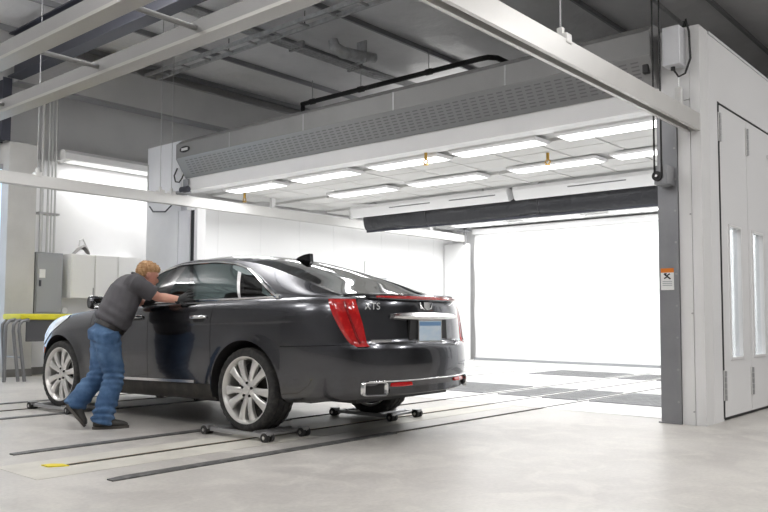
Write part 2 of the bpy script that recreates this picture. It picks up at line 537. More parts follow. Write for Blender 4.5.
# eave beam along the left wall
t = thing('eave_beam', 'pale grey eave beam running along the top of the left wall', 'beam', (5.5, 12.7, 4.72))
obj('web', MB().box(0, 15, -0.14, 0.02, 0.0, 0.6), 'wall_grey', t)
obj('flange', MB().box(0, 15, -0.14, 0.14, -0.03, 0.0), 'purlin', t)
obj('flange', MB().box(0, 15, -0.14, 0.14, 0.6, 0.63), 'steel_grey', t)
# strut trays under the purlins
def tray(x, z, y0, y1, label):
    t = thing('strut_tray', label, 'strut', (x, y0, z))
    L = y1 - y0
    for dx in (-0.12, 0.12):
        obj('side_rail', MB().box(dx - 0.022, dx + 0.022, 0, L, 0, 0.06), 'galv', t)
    n = int(L / 0.6)
    for k in range(n + 1):
        obj('rung', MB().box(-0.12, 0.12, k * 0.6, k * 0.6 + 0.03, 0.005, 0.03), 'steel_grey', t)
    for k in range(1, n, 3):
        obj('hanger', MB().cyl((0.0, k * 0.6, 0.03), (0.0, k * 0.6, 5.5 - z), 0.008, 6), 'black', t)
    return t
tray(7.85, 5.28, 4.2, 12.45, 'galvanised strut tray crossing under the roof purlins behind the crane rails')
# conduit bundle along a purlin
t = thing('conduit_bundle', 'bundle of galvanised conduits running along under the insulated roof', 'conduit', (6.0, 9.3, 5.36))
for k in range(4):
    obj('conduit', MB().tube([(0, k * 0.07, 0), (4.2 + k * 0.15, k * 0.07, 0), (5.6, k * 0.07 - 0.25, -0.02)], 0.016, 8), 'galv', t, smooth=True)
for xx in (1.0, 2.6, 4.0):
    obj('clamp', MB().box(xx, xx + 0.05, -0.05, 0.28, -0.02, 0.1), 'steel_grey', t)
t = thing('flexible_duct', 'shiny wrapped duct elbow under the roof above the booth', 'duct', (9.0, 8.95, 5.05))
obj('duct_skin', MB().tube([(0, 0, 0.45), (0.02, -0.02, 0.33), (0.12, -0.1, 0.25), (0.4, -0.2, 0.24), (0.7, -0.3, 0.26)], [0.08, 0.10, 0.10, 0.10, 0.08], 14), 'galv', t, smooth=True)
obj('hanger_strap', MB().box(0.45, 0.48, -0.32, -0.12, 0.13, 0.5), 'galv', t)
# sprinkler pipe
t = thing('sprinkler_pipe', 'black sprinkler pipe with end drop under the roof above the fan hood', 'pipe', (10.6, 6.9, 5.2))
obj('pipe_run', MB().tube([(0.0, 4.5, 0), (0.0, 0.25, 0), (0.02, 0.1, 0), (0.14, 0.0, 0), (0.5, 0, 0)], 0.045, 12), 'black', t, smooth=True)
obj('drop', MB().tube([(0, 4.47, 0.02), (0, 4.47, -0.30)], 0.042, 10), 'black', t, smooth=True)
for yy in (1.3, 2.9, 4.2):
    obj('hanger_rod', MB().cyl((0, yy, 0.04), (0, yy, 0.42), 0.008, 6), 'steel_grey', t)
    obj('coupling', MB().cyl((0, yy - 0.06, 0), (0, yy + 0.06, 0), 0.056, 12), 'black', t, smooth=True)
t = thing('sprinkler_branch', 'short galvanised branch pipe below the roof right of the hanging rod', 'pipe', (9.2, 4.1, 5.3))
obj('pipe_run', MB().cyl((0, 0, 0), (2.3, 0.05, 0.0), 0.028, 10), 'galv', t, smooth=True)
obj('cap', MB().cyl((2.28, 0.05, 0), (2.5, 0.05, 0), 0.045, 10), 'black', t, smooth=True)
obj('hanger_rod', MB().cyl((0.6, 0, 0.02), (0.6, 0, 0.32), 0.008, 6), 'steel_grey', t)
tag(obj('cable_tie_bundle', MB().rbox(7.05, 7.35, 12.42, 12.55, 5.36, 5.46, 0.03), 'yellow_plastic'), 'yellow coil of strap tucked on the eave beam', 'strap')

# ------------------------------------------------------------------ booth shell
bf = struct('wall_booth_front', MB().box(FX, FX + 0.15, 2.47, 11.45, 2.97, 3.64), 'booth_white')
obj('left_panel', MB().box(FX, FX + 0.15, 10.20, 11.45, 0, 2.62).box(FX, FX + 0.15, 10.56, 11.45, 2.62, 2.97), 'booth_grey', bf)
obj('left_cap', MB().box(FX - 0.012, FX, 10.5, 11.45, 2.62, 3.74).box(FX - 0.012, FX, 10.56, 11.45, 0.0, 2.62), 'booth_grey', bf)
obj('header_lip', MB().box(FX - 0.03, FX + 0.10, 2.9, 10.2, 2.92, 2.975), 'booth_white', bf)
obj('right_panel', MB().box(FX - 0.02, FX + 0.20, 2.545, 2.658, 0, 2.95), 'booth_white', bf)
obj('right_panel', MB().box(FX - 0.02, FX + 0.20, 2.45, 2.540, 0, 3.635), 'booth_white', bf)
obj('upper_panel', MB().box(FX - 0.015, FX, 2.545, 2.80, 2.96, 3.63), 'booth_white', bf)
b = MB()
for z in (0.12, 1.0, 1.9, 2.7):
    b.cyl((FX - 0.026, 2.555, z), (FX - 0.018, 2.555, z), 0.008, 8)
obj('rivets', b, 'steel_grey', bf)
# right jamb: grey steel channel with back flange
cj = struct('trim_3', MB().box(FX - 0.03, FX + 0.16, 2.668, 2.850, 0, 2.92), 'column_grey')
obj('flange', MB().box(FX - 0.045, FX - 0.005, 2.662, 2.705, 0, 2.94), 'column_grey', cj)
b = MB()
for k in range(10):
    b.cyl((FX - 0.050, 2.684, 0.2 + k * 0.29), (FX - 0.044, 2.684, 0.2 + k * 0.29), 0.010, 8)
obj('bolts', b, 'steel_grey', cj)
obj('base_plate', MB().box(FX - 0.05, FX + 0.18, 2.662, 2.87, 0, 0.012), 'column_grey', cj)
# left jamb: black curtain guide with bright edge
lj = struct('trim_4', MB().box(FX - 0.02, FX + 0.12, 10.10, 10.20, 0, 2.60), 'black')
obj('bright_edge', MB().box(FX - 0.03, FX + 0.12, 10.02, 10.10, 0, 2.62), 'booth_white', lj)
obj('outer_edge', MB().box(FX - 0.04, FX + 0.0, 10.20, 10.27, 0, 2.60), 'booth_grey', lj)

# side wall with its folding doors
bs = struct('wall_booth_right', MB().box(7.40, 7.66, 2.45, 2.55, 0, 3.61).box(7.66, 9.42, 2.45, 2.55, 3.02, 3.61).box(9.42, 15.3, 2.45, 2.55, 0, 3.61), 'booth_white_gloss')
obj('top_flashing', MB().box(7.42, 15.3, 2.44, 2.56, 3.61, 3.635), 'booth_grey', bs)
def booth_door(name, x0, x1, wx0, wx1, handle):
    z0, z1, wz0, wz1 = 0.03, 3.0, 0.58, 1.85
    lf = MB().box(x0, wx0, 2.455, 2.525, z0, z1).box(wx1, x1, 2.455, 2.525, z0, z1)
    lf.box(wx0, wx1, 2.455, 2.525, z0, wz0).box(wx0, wx1, 2.455, 2.525, wz1, z1)
    d = struct(name, lf, 'booth_white_gloss')
    obj('window_pane', MB().box(wx0, wx1, 2.486, 2.494, wz0, wz1), 'pane', d)
    f = MB()
    for a, b_, c, e in ((wx0 - 0.02, wx0 + 0.004, wz0 - 0.02, wz1 + 0.02), (wx1 - 0.004, wx1 + 0.02, wz0 - 0.02, wz1 + 0.02)):
        f.box(a, b_, 2.447, 2.47, c, e)
    f.box(wx0, wx1, 2.447, 2.47, wz0 - 0.02, wz0 + 0.004).box(wx0, wx1, 2.447, 2.47, wz1 - 0.004, wz1 + 0.02)
    obj('window_frame', f, 'booth_white', d)
    obj('bottom_seal', MB().box(x0, x1, 2.46, 2.52, 0.004, 0.03), 'black', d)
    hx = x0
    for hz in (0.33, 2.78):
        h = obj('hinge', MB().box(hx - 0.035, hx + 0.035, 2.445, 2.455, hz - 0.14, hz + 0.14), 'panel_frame', d)
        kn = MB()
        for q in range(5):
            kn.cyl((hx, 2.440, hz - 0.14 + q * 0.056), (hx, 2.440, hz - 0.09 + q * 0.056), 0.014, 10)
        obj('knuckles', kn, 'steel_grey', h, smooth=True)
    if handle:
        h = obj('handle_plate', MB().rbox(x1 - 0.13, x1 - 0.03, 2.435, 2.455, 1.0, 1.42, 0.006), 'steel_grey', d)
        obj('pull', MB().tube([(x1 - 0.08, 2.45, 1.1), (x1 - 0.08, 2.39, 1.13), (x1 - 0.08, 2.39, 1.30), (x1 - 0.08, 2.45, 1.33)], 0.012, 8), 'satin_chrome', h, smooth=True)
        for hz in (2.74, 0.34):
            obj('roller_bolt', MB().cyl((x1 - 0.12, 2.455, hz), (x1 - 0.12, 2.415, hz), 0.022, 12), 'satin_chrome', d, smooth=True)
    return d
obj('door_gap_strip', MB().box(7.640, 7.684, 2.448, 2.47, 0.02, 3.02).box(7.684, 9.41, 2.452, 2.47, 3.003, 3.016), 'black', bs)  # black strips paint in the darkness of the door gaps
booth_door('door_1', 7.685, 8.525, 7.92, 8.27, False)
booth_door('door_2', 8.535, 9.40, 8.66, 9.02, True)

# booth interior
struct('wall_booth_back', MB().box(15.15, 15.3, 2.55, 11.45, 0, 3.7), 'booth_inner')
wl = struct('wall_booth_left', MB().box(7.35, 15.15, 11.06, 11.45, 0, 3.7), 'booth_inner')
px0 = 7.37
for x1 in (8.3, 9.25, 10.2, 11.12, 11.66, 12.58, 13.48, 14.4, 15.14):
    obj('wall_panel', MB().rbox(px0 + 0.0015, x1 - 0.0015, 11.0, 11.06, 0.0, 2.98, 0.002), 'booth_inner', wl)
    px0 = x1
hatch = MB().box(12.05, 12.83, 10.985, 11.0, 1.2, 2.10)
h = obj('hatch', hatch, 'booth_inner', wl)
ln = MB().box(12.03, 12.05, 10.98, 11.0, 1.2, 2.12).box(12.83, 12.85, 10.98, 11.0, 1.2, 2.12).box(12.03, 12.85, 10.98, 11.0, 2.10, 2.12)
obj('hatch_seam', ln, 'panel_frame', h)
obj('hatch_label', MB().box(12.42, 12.72, 10.975, 10.985, 1.72, 1.80), 'panel_grey', h)
struct('trim_5', MB().rbox(14.78, 14.90, 10.32, 10.98, 0, 2.66, 0.01), 'booth_inner')
cb = struct('ceiling_booth', MB().box(7.35, 15.15, 2.55, 11.06, 3.06, 3.7), 'panel_frame')
for (xa, xb) in ((8.16, 8.62), (8.64, 9.12), (9.56, 10.02), (10.04, 10.5), (10.9, 11.4), (11.42, 11.94), (12.5, 13.2), (13.22, 13.92)):
    yy = 2.62
    while yy < 10.9:
        obj('ceiling_panel', MB().box(xa, xb, yy + 0.012, yy + 0.68, 3.02, 3.06), 'filter', cb)
        yy += 0.70
for (xa, xb) in ((7.36, 7.78), (14.5, 15.12)):
    obj('ceiling_margin', MB().box(xa, xb, 2.6, 11.0, 3.02, 3.06), 'booth_inner', cb)
bfl = struct('floor_booth', MB().box(7.45, 15.14, 2.56, 11.0, 0, 0.004), 'booth_floor_lit')

ORD = ['leftmost', 'second from left', 'middle', 'second from right', 'rightmost']
def strip_light(x, y, L, label, wid=0.30):
    t = thing('strip_light', label, 'light', (x, y, 2.976), 0, 'ceiling strip lights in the booth')
    obj('housing', MB().prism([(-wid / 2 - 0.03, 0.042), (-wid / 2 - 0.03, 0.02), (-wid / 2, 0.0), (wid / 2, 0.0), (wid / 2 + 0.03, 0.02), (wid / 2 + 0.03, 0.042)], 'y', -L / 2 - 0.03, L / 2 + 0.03), 'booth_inner', t)
    obj('diffuser', MB().rbox(-wid / 2 + 0.015, wid / 2 - 0.015, -L / 2, L / 2, -0.006, 0.004, 0.004), 'lamp', t)
for i, y in enumerate((9.6, 8.05, 6.5, 5.1, 3.65)):
    strip_light(7.95, y, 1.15, 'lit ceiling strip lamp right behind the booth header, %s of five' % ORD[i])
for i, y in enumerate((8.6, 6.9, 5.1, 3.6)):
    strip_light(9.35, y, 1.25, 'lit ceiling strip lamp in the second booth row, %s' % ['leftmost of four', 'second of four from the left', 'third of four from the left', 'rightmost of four beside the grey jamb'][i])
for i, y in enumerate((9.6, 7.8, 5.9, 4.0)):
    strip_light(12.2, y, 1.25, 'lit ceiling strip lamp just behind the black rolled curtain, number %s from the left' % ['one', 'two', 'three', 'four'][i])
    strip_light(14.2, y, 1.25, 'lit ceiling strip lamp in front of the white back curtain, number %s from the left' % ['one', 'two', 'three', 'four'][i])

def batten(y0, y1, label):
    t = thing('batten_light', label, 'light', (10.56, y0, 2.78), 0, 'angled batten lights above the rolled curtain')
    L = y1 - y0
    sec = [(-0.12, 0.20), (-0.13, 0.15), (-0.07, 0.01), (-0.03, 0.0), (0.10, 0.06), (0.12, 0.20)]
    obj('housing', MB().prism(sec, 'y', 0, L), 'booth_inner', t)
    for k in range(int(L / 1.3)):
        y = 0.2 + k * 1.3
        obj('access_slot', MB().prism([(-0.117, 0.10), (-0.120, 0.108), (-0.114, 0.12), (-0.108, 0.105)], 'y', y, min(y + 0.9, L - 0.1)), 'slot_dark', t)
    obj('end_cap', MB().prism([(p[0] * 1.02, p[1]) for p in sec], 'y', -0.015, 0), 'booth_inner', t)
    obj('end_cap', MB().prism([(p[0] * 1.02, p[1]) for p in sec], 'y', L, L + 0.015), 'booth_inner', t)
    for k in (0.15, 0.85):
        obj('hanger', MB().box(-0.03, 0.03, L * k, L * k + 0.12, 0.2, 0.24), 'booth_inner', t)
batten(6.56, 9.88, 'long white angled batten light at the left above the black rolled curtain')
batten(3.10, 6.42, 'long white angled batten light at the right above the black rolled curtain')
# black rolled-up dividing curtain
t = thing('rolled_curtain', 'black rolled-up dividing curtain hanging across the middle of the booth', 'curtain', (10.80, 2.75, 2.55))
def rollf(u, v):
    a = 2 * PI * v
    r = 1 + 0.06 * math.sin(u * 2.3 + a * 2) + 0.03 * math.sin(u * 7 + a)
    return (0.105 * math.cos(a) * r, u, 0.222 + 0.215 * math.sin(a) * r)
m_ = MB().grid(rollf, [7.05 * k / 60 for k in range(61)], [k / 20 for k in range(21)])
obj('fabric_roll', m_, 'curtain_black', t, smooth='all')
obj('roll_end', MB().prism([(0.1 * math.cos(a), 0.222 + 0.205 * math.sin(a)) for a in [2 * PI * k / 16 for k in range(16)]], 'y', 7.04, 7.06), 'curtain_black', t)
obj('bottom_bar', MB().box(-0.02, 0.02, 0, 7.05, -0.02, 0.02), 'steel_dark', t)
for k in (1.2, 3.4, 5.6):
    obj('strap', MB().tube([(-0.115 * math.cos(a), k, 0.222 + 0.225 * math.sin(a)) for a in [2 * PI * q / 14 for q in range(15)]], 0.008, 6), 'fabric_dark', t)
# white back curtain
def curt(u, v):
    return (14.98 + 0.02 * math.sin(v * 14) + 0.012 * math.sin(u * 2.1 + v * 3), u, 0.05 + 2.92 * v)
t = thing('white_curtain', 'huge white roll-down curtain closing the back of the booth', 'curtain', (0, 0, 0))
obj('sheet', MB().grid(curt, [2.6 + 7.65 * k / 30 for k in range(31)], [k / 30 for k in range(31)]), 'curtain_white', t, smooth='all')
obj('bottom_bar', MB().box(14.94, 15.02, 2.6, 10.25, 0.005, 0.055), 'panel_grey', t)
obj('head_box', MB().rbox(14.86, 15.12, 2.6, 10.25, 2.86, 2.98, 0.02), 'booth_inner', t)
# brass fire nozzles under the booth ceiling
for (x, y, lab) in ((7.72, 6.02, 'brass fire sprinkler beside the front strip lamp near the header middle'), (8.7, 4.85, 'brass fire sprinkler hanging between the two lamp rows on the right'), (8.3, 10.3, 'brass fire sprinkler near the left end of the booth ceiling')):
    t = thing('fire_sprinkler', lab, 'sprinkler', (x, y, 2.87), 0, 'brass nozzles on the booth ceiling')
    obj('stem', MB().cyl((0, 0, 0.06), (0, 0, 0.15), 0.02, 10), 'brass', t, smooth=True)
    obj('frame', MB().tube([(0, -0.02, 0.06), (0, -0.035, 0.03), (0, 0, 0), (0, 0.035, 0.03), (0, 0.02, 0.06)], 0.010, 6), 'brass', t, smooth=True)
    obj('deflector', MB().cyl((0, 0, -0.006), (0, 0, 0.004), 0.035, 12), 'brass', t)

# ------------------------------------------------------------------ fan hood on the header
t = thing('fan_hood', 'long grey slotted fan hood mounted over the booth opening', 'hood', (FX, 2.84, 0))
L = 10.36 - 2.84
def hoodsec(pts, name, m):
    return obj(name, MB().prism(pts, 'y', 0, L), m, t)
hoodsec([(-0.001, 3.70), (-0.10, 3.70), (-0.20, 3.62), (-0.20, 3.40), (-0.001, 3.40)], 'upper_band', 'hood_band')
hoodsec([(-0.001, 3.398), (-0.20, 3.398), (-0.195, 3.385), (-0.02, 3.12), (-0.001, 3.12)], 'sloped_face', 'hood_slope')
sl = MB()
dx, dz = 0.175, -0.265
ln = math.hypot(dx, dz); dx /= ln; dz /= ln
nx, nz = dz, -dx          # outward normal of the slope
k = 0
y = 0.12
while y < L - 0.2:
    for r in range(7):
        a0 = 0.035 + r * 0.037
        def P(a, yy, e): return (-0.195 + dx * a + nx * e, yy, 3.385 + dz * a + nz * e)
        b0, b1 = P(a0, y, 0.0015), P(a0 + 0.014, y, 0.0015)
        c0, c1 = P(a0, y + 0.075, 0.0015), P(a0 + 0.014, y + 0.075, 0.0015)
        sl.add([b0, b1, c1, c0], [(0, 1, 2, 3)])
    y += 0.115
o = obj('louver_slots', sl, 'slot_dark', t)
o['kind'] = 'stuff'
for yy in (1.55, 3.1, 4.65, 6.2):
    obj('joint_strip', MB().box(-0.203, -0.2, yy, yy + 0.02, 3.40, 3.62), 'hood_slope', t)
obj('end_plate', MB().prism([(-0.001, 3.70), (-0.10, 3.70), (-0.203, 3.62), (-0.203, 3.39), (-0.02, 3.115), (-0.001, 3.115)], 'y', L, L + 0.006), 'hood_band', t)
obj('end_plate', MB().prism([(-0.001, 3.70), (-0.10, 3.70), (-0.203, 3.62), (-0.203, 3.39), (-0.02, 3.115), (-0.001, 3.115)], 'y', -0.006, 0), 'hood_band', t)
ov = obj('maker_badge', MB().add([(-0.207, L - 0.22 + 0.13 * math.cos(a), 3.52 + 0.05 * math.sin(a)) for a in [2 * PI * q / 24 for q in range(24)]] + [(-0.2, L - 0.22 + 0.13 * math.cos(a), 3.52 + 0.05 * math.sin(a)) for a in [2 * PI * q / 24 for q in range(24)]],
     [tuple(range(24))] + [(q, q + 24, (q + 1) % 24 + 24, (q + 1) % 24) for q in range(24)]), 'black', t)
obj('badge_plate', MB().box(-0.21, -0.207, L - 0.30, L - 0.14, 3.50, 3.54), 'panel_frame', ov)
obj('latch', MB().rbox(-0.155, -0.10, 0.03, 0.09, 3.24, 3.36, 0.01), 'black', t)

# ------------------------------------------------------------------ control gear beside the opening
t = thing('junction_box', 'light grey electrical box with looped black cable beside the fan hood', 'electrical box', (FX - 0.02, 2.57, 3.26))
obj('enclosure', MB().rbox(-0.16, -0.0, 0.0, 0.16, 0.0, 0.36, 0.012), 'booth_grey', t)
obj('cable', MB().tube([(-0.06, 0.0, 0.36), (-0.07, -0.03, 0.42), (-0.08, -0.06, 0.30), (-0.08, -0.07, 0.05), (-0.08, -0.02, -0.08), (-0.08, 0.04, -0.10), (-0.09, 0.08, -0.03), (-0.09, 0.09, 0.0)], 0.010, 8), 'black', t, smooth=True)
obj('gland', MB().cyl((-0.08, 0.09, -0.03), (-0.08, 0.09, 0.0), 0.02, 10), 'black', t)
obj('pull_chain', MB().cyl((-0.08, 0.04, -0.20), (-0.08, 0.04, -0.10), 0.006, 6), 'satin_chrome', t)
obj('fitting', MB().rbox(-0.11, -0.05, 0.01, 0.07, -0.42, -0.20, 0.012), 'panel_frame', t)
t = thing('pulley_block', 'small black pulley block with two black ropes on the grey jamb', 'pulley', (FX - 0.05, 2.745, 2.24))
obj('bracket', MB().rbox(-0.19, 0.0, -0.065, 0.055, -0.075, 0.10, 0.008), 'column_grey', t)
obj('sheave', MB().cyl((-0.215, 0.02, 0.0), (-0.19, 0.02, 0.0), 0.045, 18), 'black', t, smooth=True)
obj('axle', MB().cyl((-0.23, 0.02, 0.0), (-0.215, 0.02, 0.0), 0.012, 10), 'satin_chrome', t)
for dy in (0.045, -0.02):
    obj('rope', MB().cyl((-0.20, dy, 0.0), (-0.20, dy, 3.18), 0.009, 8), 'black', t, smooth=True)
t = thing('warning_sign', 'white warning sticker with an orange header on the grey jamb', 'sign', (FX - 0.030, 2.768, 1.215))
obj('sheet', MB().box(-0.003, 0.0, -0.055, 0.065, 0, 0.16), 'sign_white', t)
obj('header', MB().box(-0.004, 0.0, -0.055, 0.065, 0.16, 0.20), 'sign_orange', t)
pm = MB()
def bar(y0, z0, y1, z1, wd):
    d = Vector((0, y1 - y0, z1 - z0)).normalized(); n = Vector((0, -d.z, d.y)) * wd
    a, b_ = Vector((-0.0045, y0, z0)), Vector((-0.0045, y1, z1))
    pm.add([a + n, b_ + n, b_ - n, a - n], [(0, 1, 2, 3)])
bar(0.035, 0.148, -0.025, 0.100, 0.007); bar(0.0, 0.125, 0.035, 0.105, 0.006); bar(-0.02, 0.148, 0.015, 0.128, 0.006); bar(0.035, 0.148, 0.01, 0.15, 0.006)
obj('pictogram', pm, 'black', t)
tl = MB()
for zz in (0.075, 0.058, 0.04):
    tl.add([(-0.0045, 0.05, zz), (-0.0045, -0.04, zz), (-0.0045, -0.04, zz + 0.006), (-0.0045, 0.05, zz + 0.006)], [(0, 1, 2, 3)])
obj('text_lines', tl, 'panel_grey', t)

# left-hand switch gear under the end of the hood
t = thing('limit_switch', 'grey curtain limit switch with looped cable under the left hood end', 'switch', (FX - 0.012, 10.34, 2.88))
obj('bracket', MB().box(-0.03, 0, -0.06, 0.06, 0.0, 0.22).box(-0.16, 0, -0.12, 0.1, -0.02, 0.02), 'column_grey', t)
obj('motor', MB().cyl((-0.13, -0.22, 0.03), (-0.13, -0.05, 0.03), 0.05, 12), 'steel_dark', t, smooth=True)
obj('cable', MB().tube([(-0.03, 0.22, 0.42), (-0.06, 0.26, 0.30), (-0.06, 0.22, 0.20), (-0.06, 0.12, 0.18), (-0.05, 0.06, 0.24), (-0.03, 0.04, 0.32)], 0.012, 8), 'black', t, smooth=True)
obj('cable', MB().tube([(-0.02, 1.0, -0.12), (-0.05, 0.85, -0.22), (-0.05, 0.5, -0.25), (-0.05, 0.25, -0.12), (-0.05, 0.15, 0.03), (-0.05, 0.05, 0.03)], 0.012, 8), 'steel_dark', t, smooth=True)
t = thing('photo_eye', 'small grey photo-eye box on the left booth panel edge', 'sensor', (FX - 0.012, 11.36, 2.84))
obj('case', MB().rbox(-0.10, 0, -0.06, 0.07, 0.0, 0.10, 0.01), 'column_grey', t)
obj('lens', MB().cyl((-0.115, 0, 0.05), (-0.10, 0, 0.05), 0.03, 12), 'black', t)
obj('conduit', MB().cyl((-0.03, 0.03, 0.10), (-0.03, 0.03, 0.62), 0.012, 8), 'pipe_grey', t)

# ------------------------------------------------------------------ crane rails
def rail_sec(w_, h_):
    return [(-w_ / 2, 0), (-w_ / 2, h_), (w_ / 2, h_), (w_ / 2, 0), (w_ / 4, 0), (w_ / 4, 0.015), (w_ / 2 - 0.012, 0.015), (w_ / 2 - 0.012, h_ - 0.012), (-w_ / 2 + 0.012, h_ - 0.012), (-w_ / 2 + 0.012, 0.015), (-w_ / 4, 0.015), (-w_ / 4, 0)]
def runway(x0, x1, y, z, label, rods):
    t = thing('runway_rail', label, 'rail', (x0, y, z), 0, 'overhead runway rails')
    L = x1 - x0
    obj('track', MB().prism(rail_sec(0.12, 0.155), 'x', 0, L), 'rail_white', t)
    obj('end_stop', MB().box(L - 0.012, L, -0.055, 0.055, 0.0, 0.15), 'rail_white', t)
    for rx in rods:
        if rx > 7.3:
            obj('hanger_post', MB().box(rx - x0 - 0.04, rx - x0 + 0.04, -0.03, 0.03, 0.15, 3.018 - z), 'booth_inner', t)
            continue
        obj('hanger_rod', MB().cyl((rx - x0, 0, 0.15), (rx - x0, 0, 5.55 - z), 0.0055, 8), 'steel_grey', t)
        obj('hanger_clamp', MB().rbox(rx - x0 - 0.04, rx - x0 + 0.04, -0.065, 0.065, 0.13, 0.20, 0.008).box(rx - x0 - 0.015, rx - x0 + 0.015, -0.02, 0.02, 0.2, 0.25), 'rail_white', t)
    return t
runway(-4, 14.7, 10.40, 2.685, 'long pale overhead runway rail passing into the left side of the booth', (4.85, 6.75, 6.95, 9.0, 11.0, 13.5))
runway(-4, 7.178, 2.515, 2.655, 'pale overhead runway rail ending against the booth front at the right', (4.70, 0.5))
t = thing('rail_bracket', 'grey bracket carrying the rail end by the white back curtain', 'bracket', (14.80, 10.40, 2.63))
obj('post', MB().box(-0.03, 0.03, -0.03, 0.03, 0, 0.40), 'steel_grey', t)
obj('cap_plate', MB().box(-0.16, 0.10, -0.12, 0.12, 0.30, 0.33), 'panel_grey', t)
t = thing('bridge_crane', 'twin-rail overhead bridge crossing the upper left above the car', 'crane', (0, 0, 2.90))
BX = (2.58, 3.26)
for x in BX:
    r = obj('bridge_rail', MB().prism([(x + p[0], p[1]) for p in rail_sec(0.12, 0.128)], 'y', 2.1, 10.9), 'rail_grey', t)
    obj('lower_lip', MB().box(x - 0.068, x + 0.068, 2.1, 10.9, -0.004, 0.022), 'rail_lip', r)
for y in (2.9, 4.536, 5.858, 7.6, 9.6):
    obj('cross_tie', MB().cyl((BX[0], y, 0.07), (BX[1], y, 0.07), 0.020, 10), 'rail_grey', t, smooth=True)
for x in BX:
    for y in (2.515, 10.40):
        obj('end_truck', MB().rbox(x - 0.16, x + 0.16, y - 0.06, y + 0.06, -0.058 if y > 5 else -0.082, 0.0, 0.01), 'steel_grey', t)
        obj('truck_wheel', MB().cyl((x - 0.1, y - 0.03, -0.028), (x - 0.1, y + 0.03, -0.028), 0.03, 12), 'black', t)

# ------------------------------------------------------------------ floor tracks, plates, grates
def track_set(yc, tag_txt, near):
    for k, (dy, nm) in enumerate(((-0.62, 'near'), (0.66, 'far'))):
        t = thing('track_plate', 'dark steel floor track on the %s side of the %s dolly lane' % (nm, tag_txt), 'track', (2.45, yc + dy, 0), 0, 'floor tracks of the %s lane' % tag_txt)
        obj('plate', MB().prism([(0.0, -0.045), (2.55, -0.045), (2.55, 0.045), (0.16 if k else 0.12, 0.045), (0, 0.02)], 'z', 0, 0.008), 'plate_steel', t)
        obj('groove_bar', MB().box(2.55, 11.2, -0.012, 0.012, 0, 0.008), 'channel', t)
    t = thing('centre_channel', 'brown dolly guide channel down the middle of the %s lane' % tag_txt, 'channel', (2.52, yc, 0))
    obj('slot', MB().box(0, 11.1, -0.014, 0.014, 0, 0.007), 'channel', t)
    obj('slot_lip', MB().box(0, 4.5, 0.014, 0.022, 0, 0.007), 'brass', t)
    if near:
        tag(obj('stop_plate', MB().prism([(2.40, yc + 0.02), (2.51, yc - 0.04), (2.51, yc + 0.04), (2.46, yc + 0.10), (2.40, yc + 0.11)], 'z', 0.0, 0.009), 'yellow_paint'), 'yellow painted stop plate at the end of the floor channel', 'plate')
        obj('infill_patch', MB().prism([(2.18, yc - 0.30), (7.44, yc - 0.30), (7.44, yc + 0.28), (2.18, yc + 0.28)], 'z', 0, 0.002), 'infill', floor_)
track_set(4.86, 'rear wheel', True)
track_set(8.10, 'front wheel', False)
def grate(x0, x1, y0, y1, label):
    t = thing('floor_grate', label, 'grate', (x0, y0, 0.004), 0, 'perforated grates in the booth floor')
    obj('pan', MB().box(0, x1 - x0, 0, y1 - y0, 0, 0.003), 'grate_pan', t)
    f = MB().box(0, x1 - x0, 0, 0.02, 0.003, 0.012).box(0, x1 - x0, y1 - y0 - 0.02, y1 - y0, 0.003, 0.012)
    f.box(0, 0.02, 0.02, y1 - y0 - 0.02, 0.003, 0.012).box(x1 - x0 - 0.02, x1 - x0, 0.02, y1 - y0 - 0.02, 0.003, 0.012)
    n = int((x1 - x0) / 0.055); m2 = int((y1 - y0) / 0.055)
    for i in range(1, n):
        xx = (x1 - x0) * i / n
        f.box(xx - 0.007, xx + 0.007, 0.02, y1 - y0 - 0.02, 0.004, 0.011)
    for j in range(1, m2):
        yy = (y1 - y0) * j / m2
        f.box(0.02, x1 - x0 - 0.02, yy - 0.007, yy + 0.007, 0.004, 0.0105)
    o = obj('bar_mesh', f, 'grate_steel', t)
    o['kind'] = 'stuff'
cols_ = [(2.75, 4.17, 'rightmost, beside the grey jamb'), (4.31, 4.78, 'second from the right'), (4.94, 5.40, 'third from the right'), (5.62, 7.0, 'left one behind the car bumper')]
for (xa, xb, rn) in ((8.38, 9.62, 'front row'), (11.85, 13.0, 'back row')):
    for (ya, yb, cn) in cols_:
        grate(xa, xb, ya, yb, 'dark perforated floor grate in the %s, %s' % (rn, cn))

# ------------------------------------------------------------------ things along the left wall
t = thing('electrical_cabinet', 'grey electrical panel with a small white label on the left wall', 'electrical panel', (5.90, 12.615, 1.0))
obj('body', MB().rbox(0, 0.46, 0.0, 0.22, 0, 1.0, 0.008), 'panel_grey', t)
d = obj('door', MB().rbox(0.02, 0.44, -0.015, 0.0, 0.02, 0.98, 0.005), 'panel_grey', t)
obj('label_plate', MB().box(0.06, 0.16, -0.019, -0.015, 0.58, 0.72), 'sign_white', d)
obj('latch', MB().box(0.06, 0.09, -0.03, -0.015, 0.44, 0.54), 'steel_dark', d)
t = thing('conduit_riser', 'vertical grey conduits rising from the electrical panel to the eave', 'conduit', (5.92, 12.585, 2.0))
for k, (x, r) in enumerate(((0.035, 0.030), (0.14, 0.018), (0.20, 0.012), (0.26, 0.018))):
    obj('conduit', MB().cyl((x, 0, 0), (x, 0, 2.7), r, 12), 'pipe_grey', t, smooth=True)
obj('strap', MB().box(-0.02, 0.33, -0.03, 0.14, 0.62, 0.65), 'steel_grey', t)
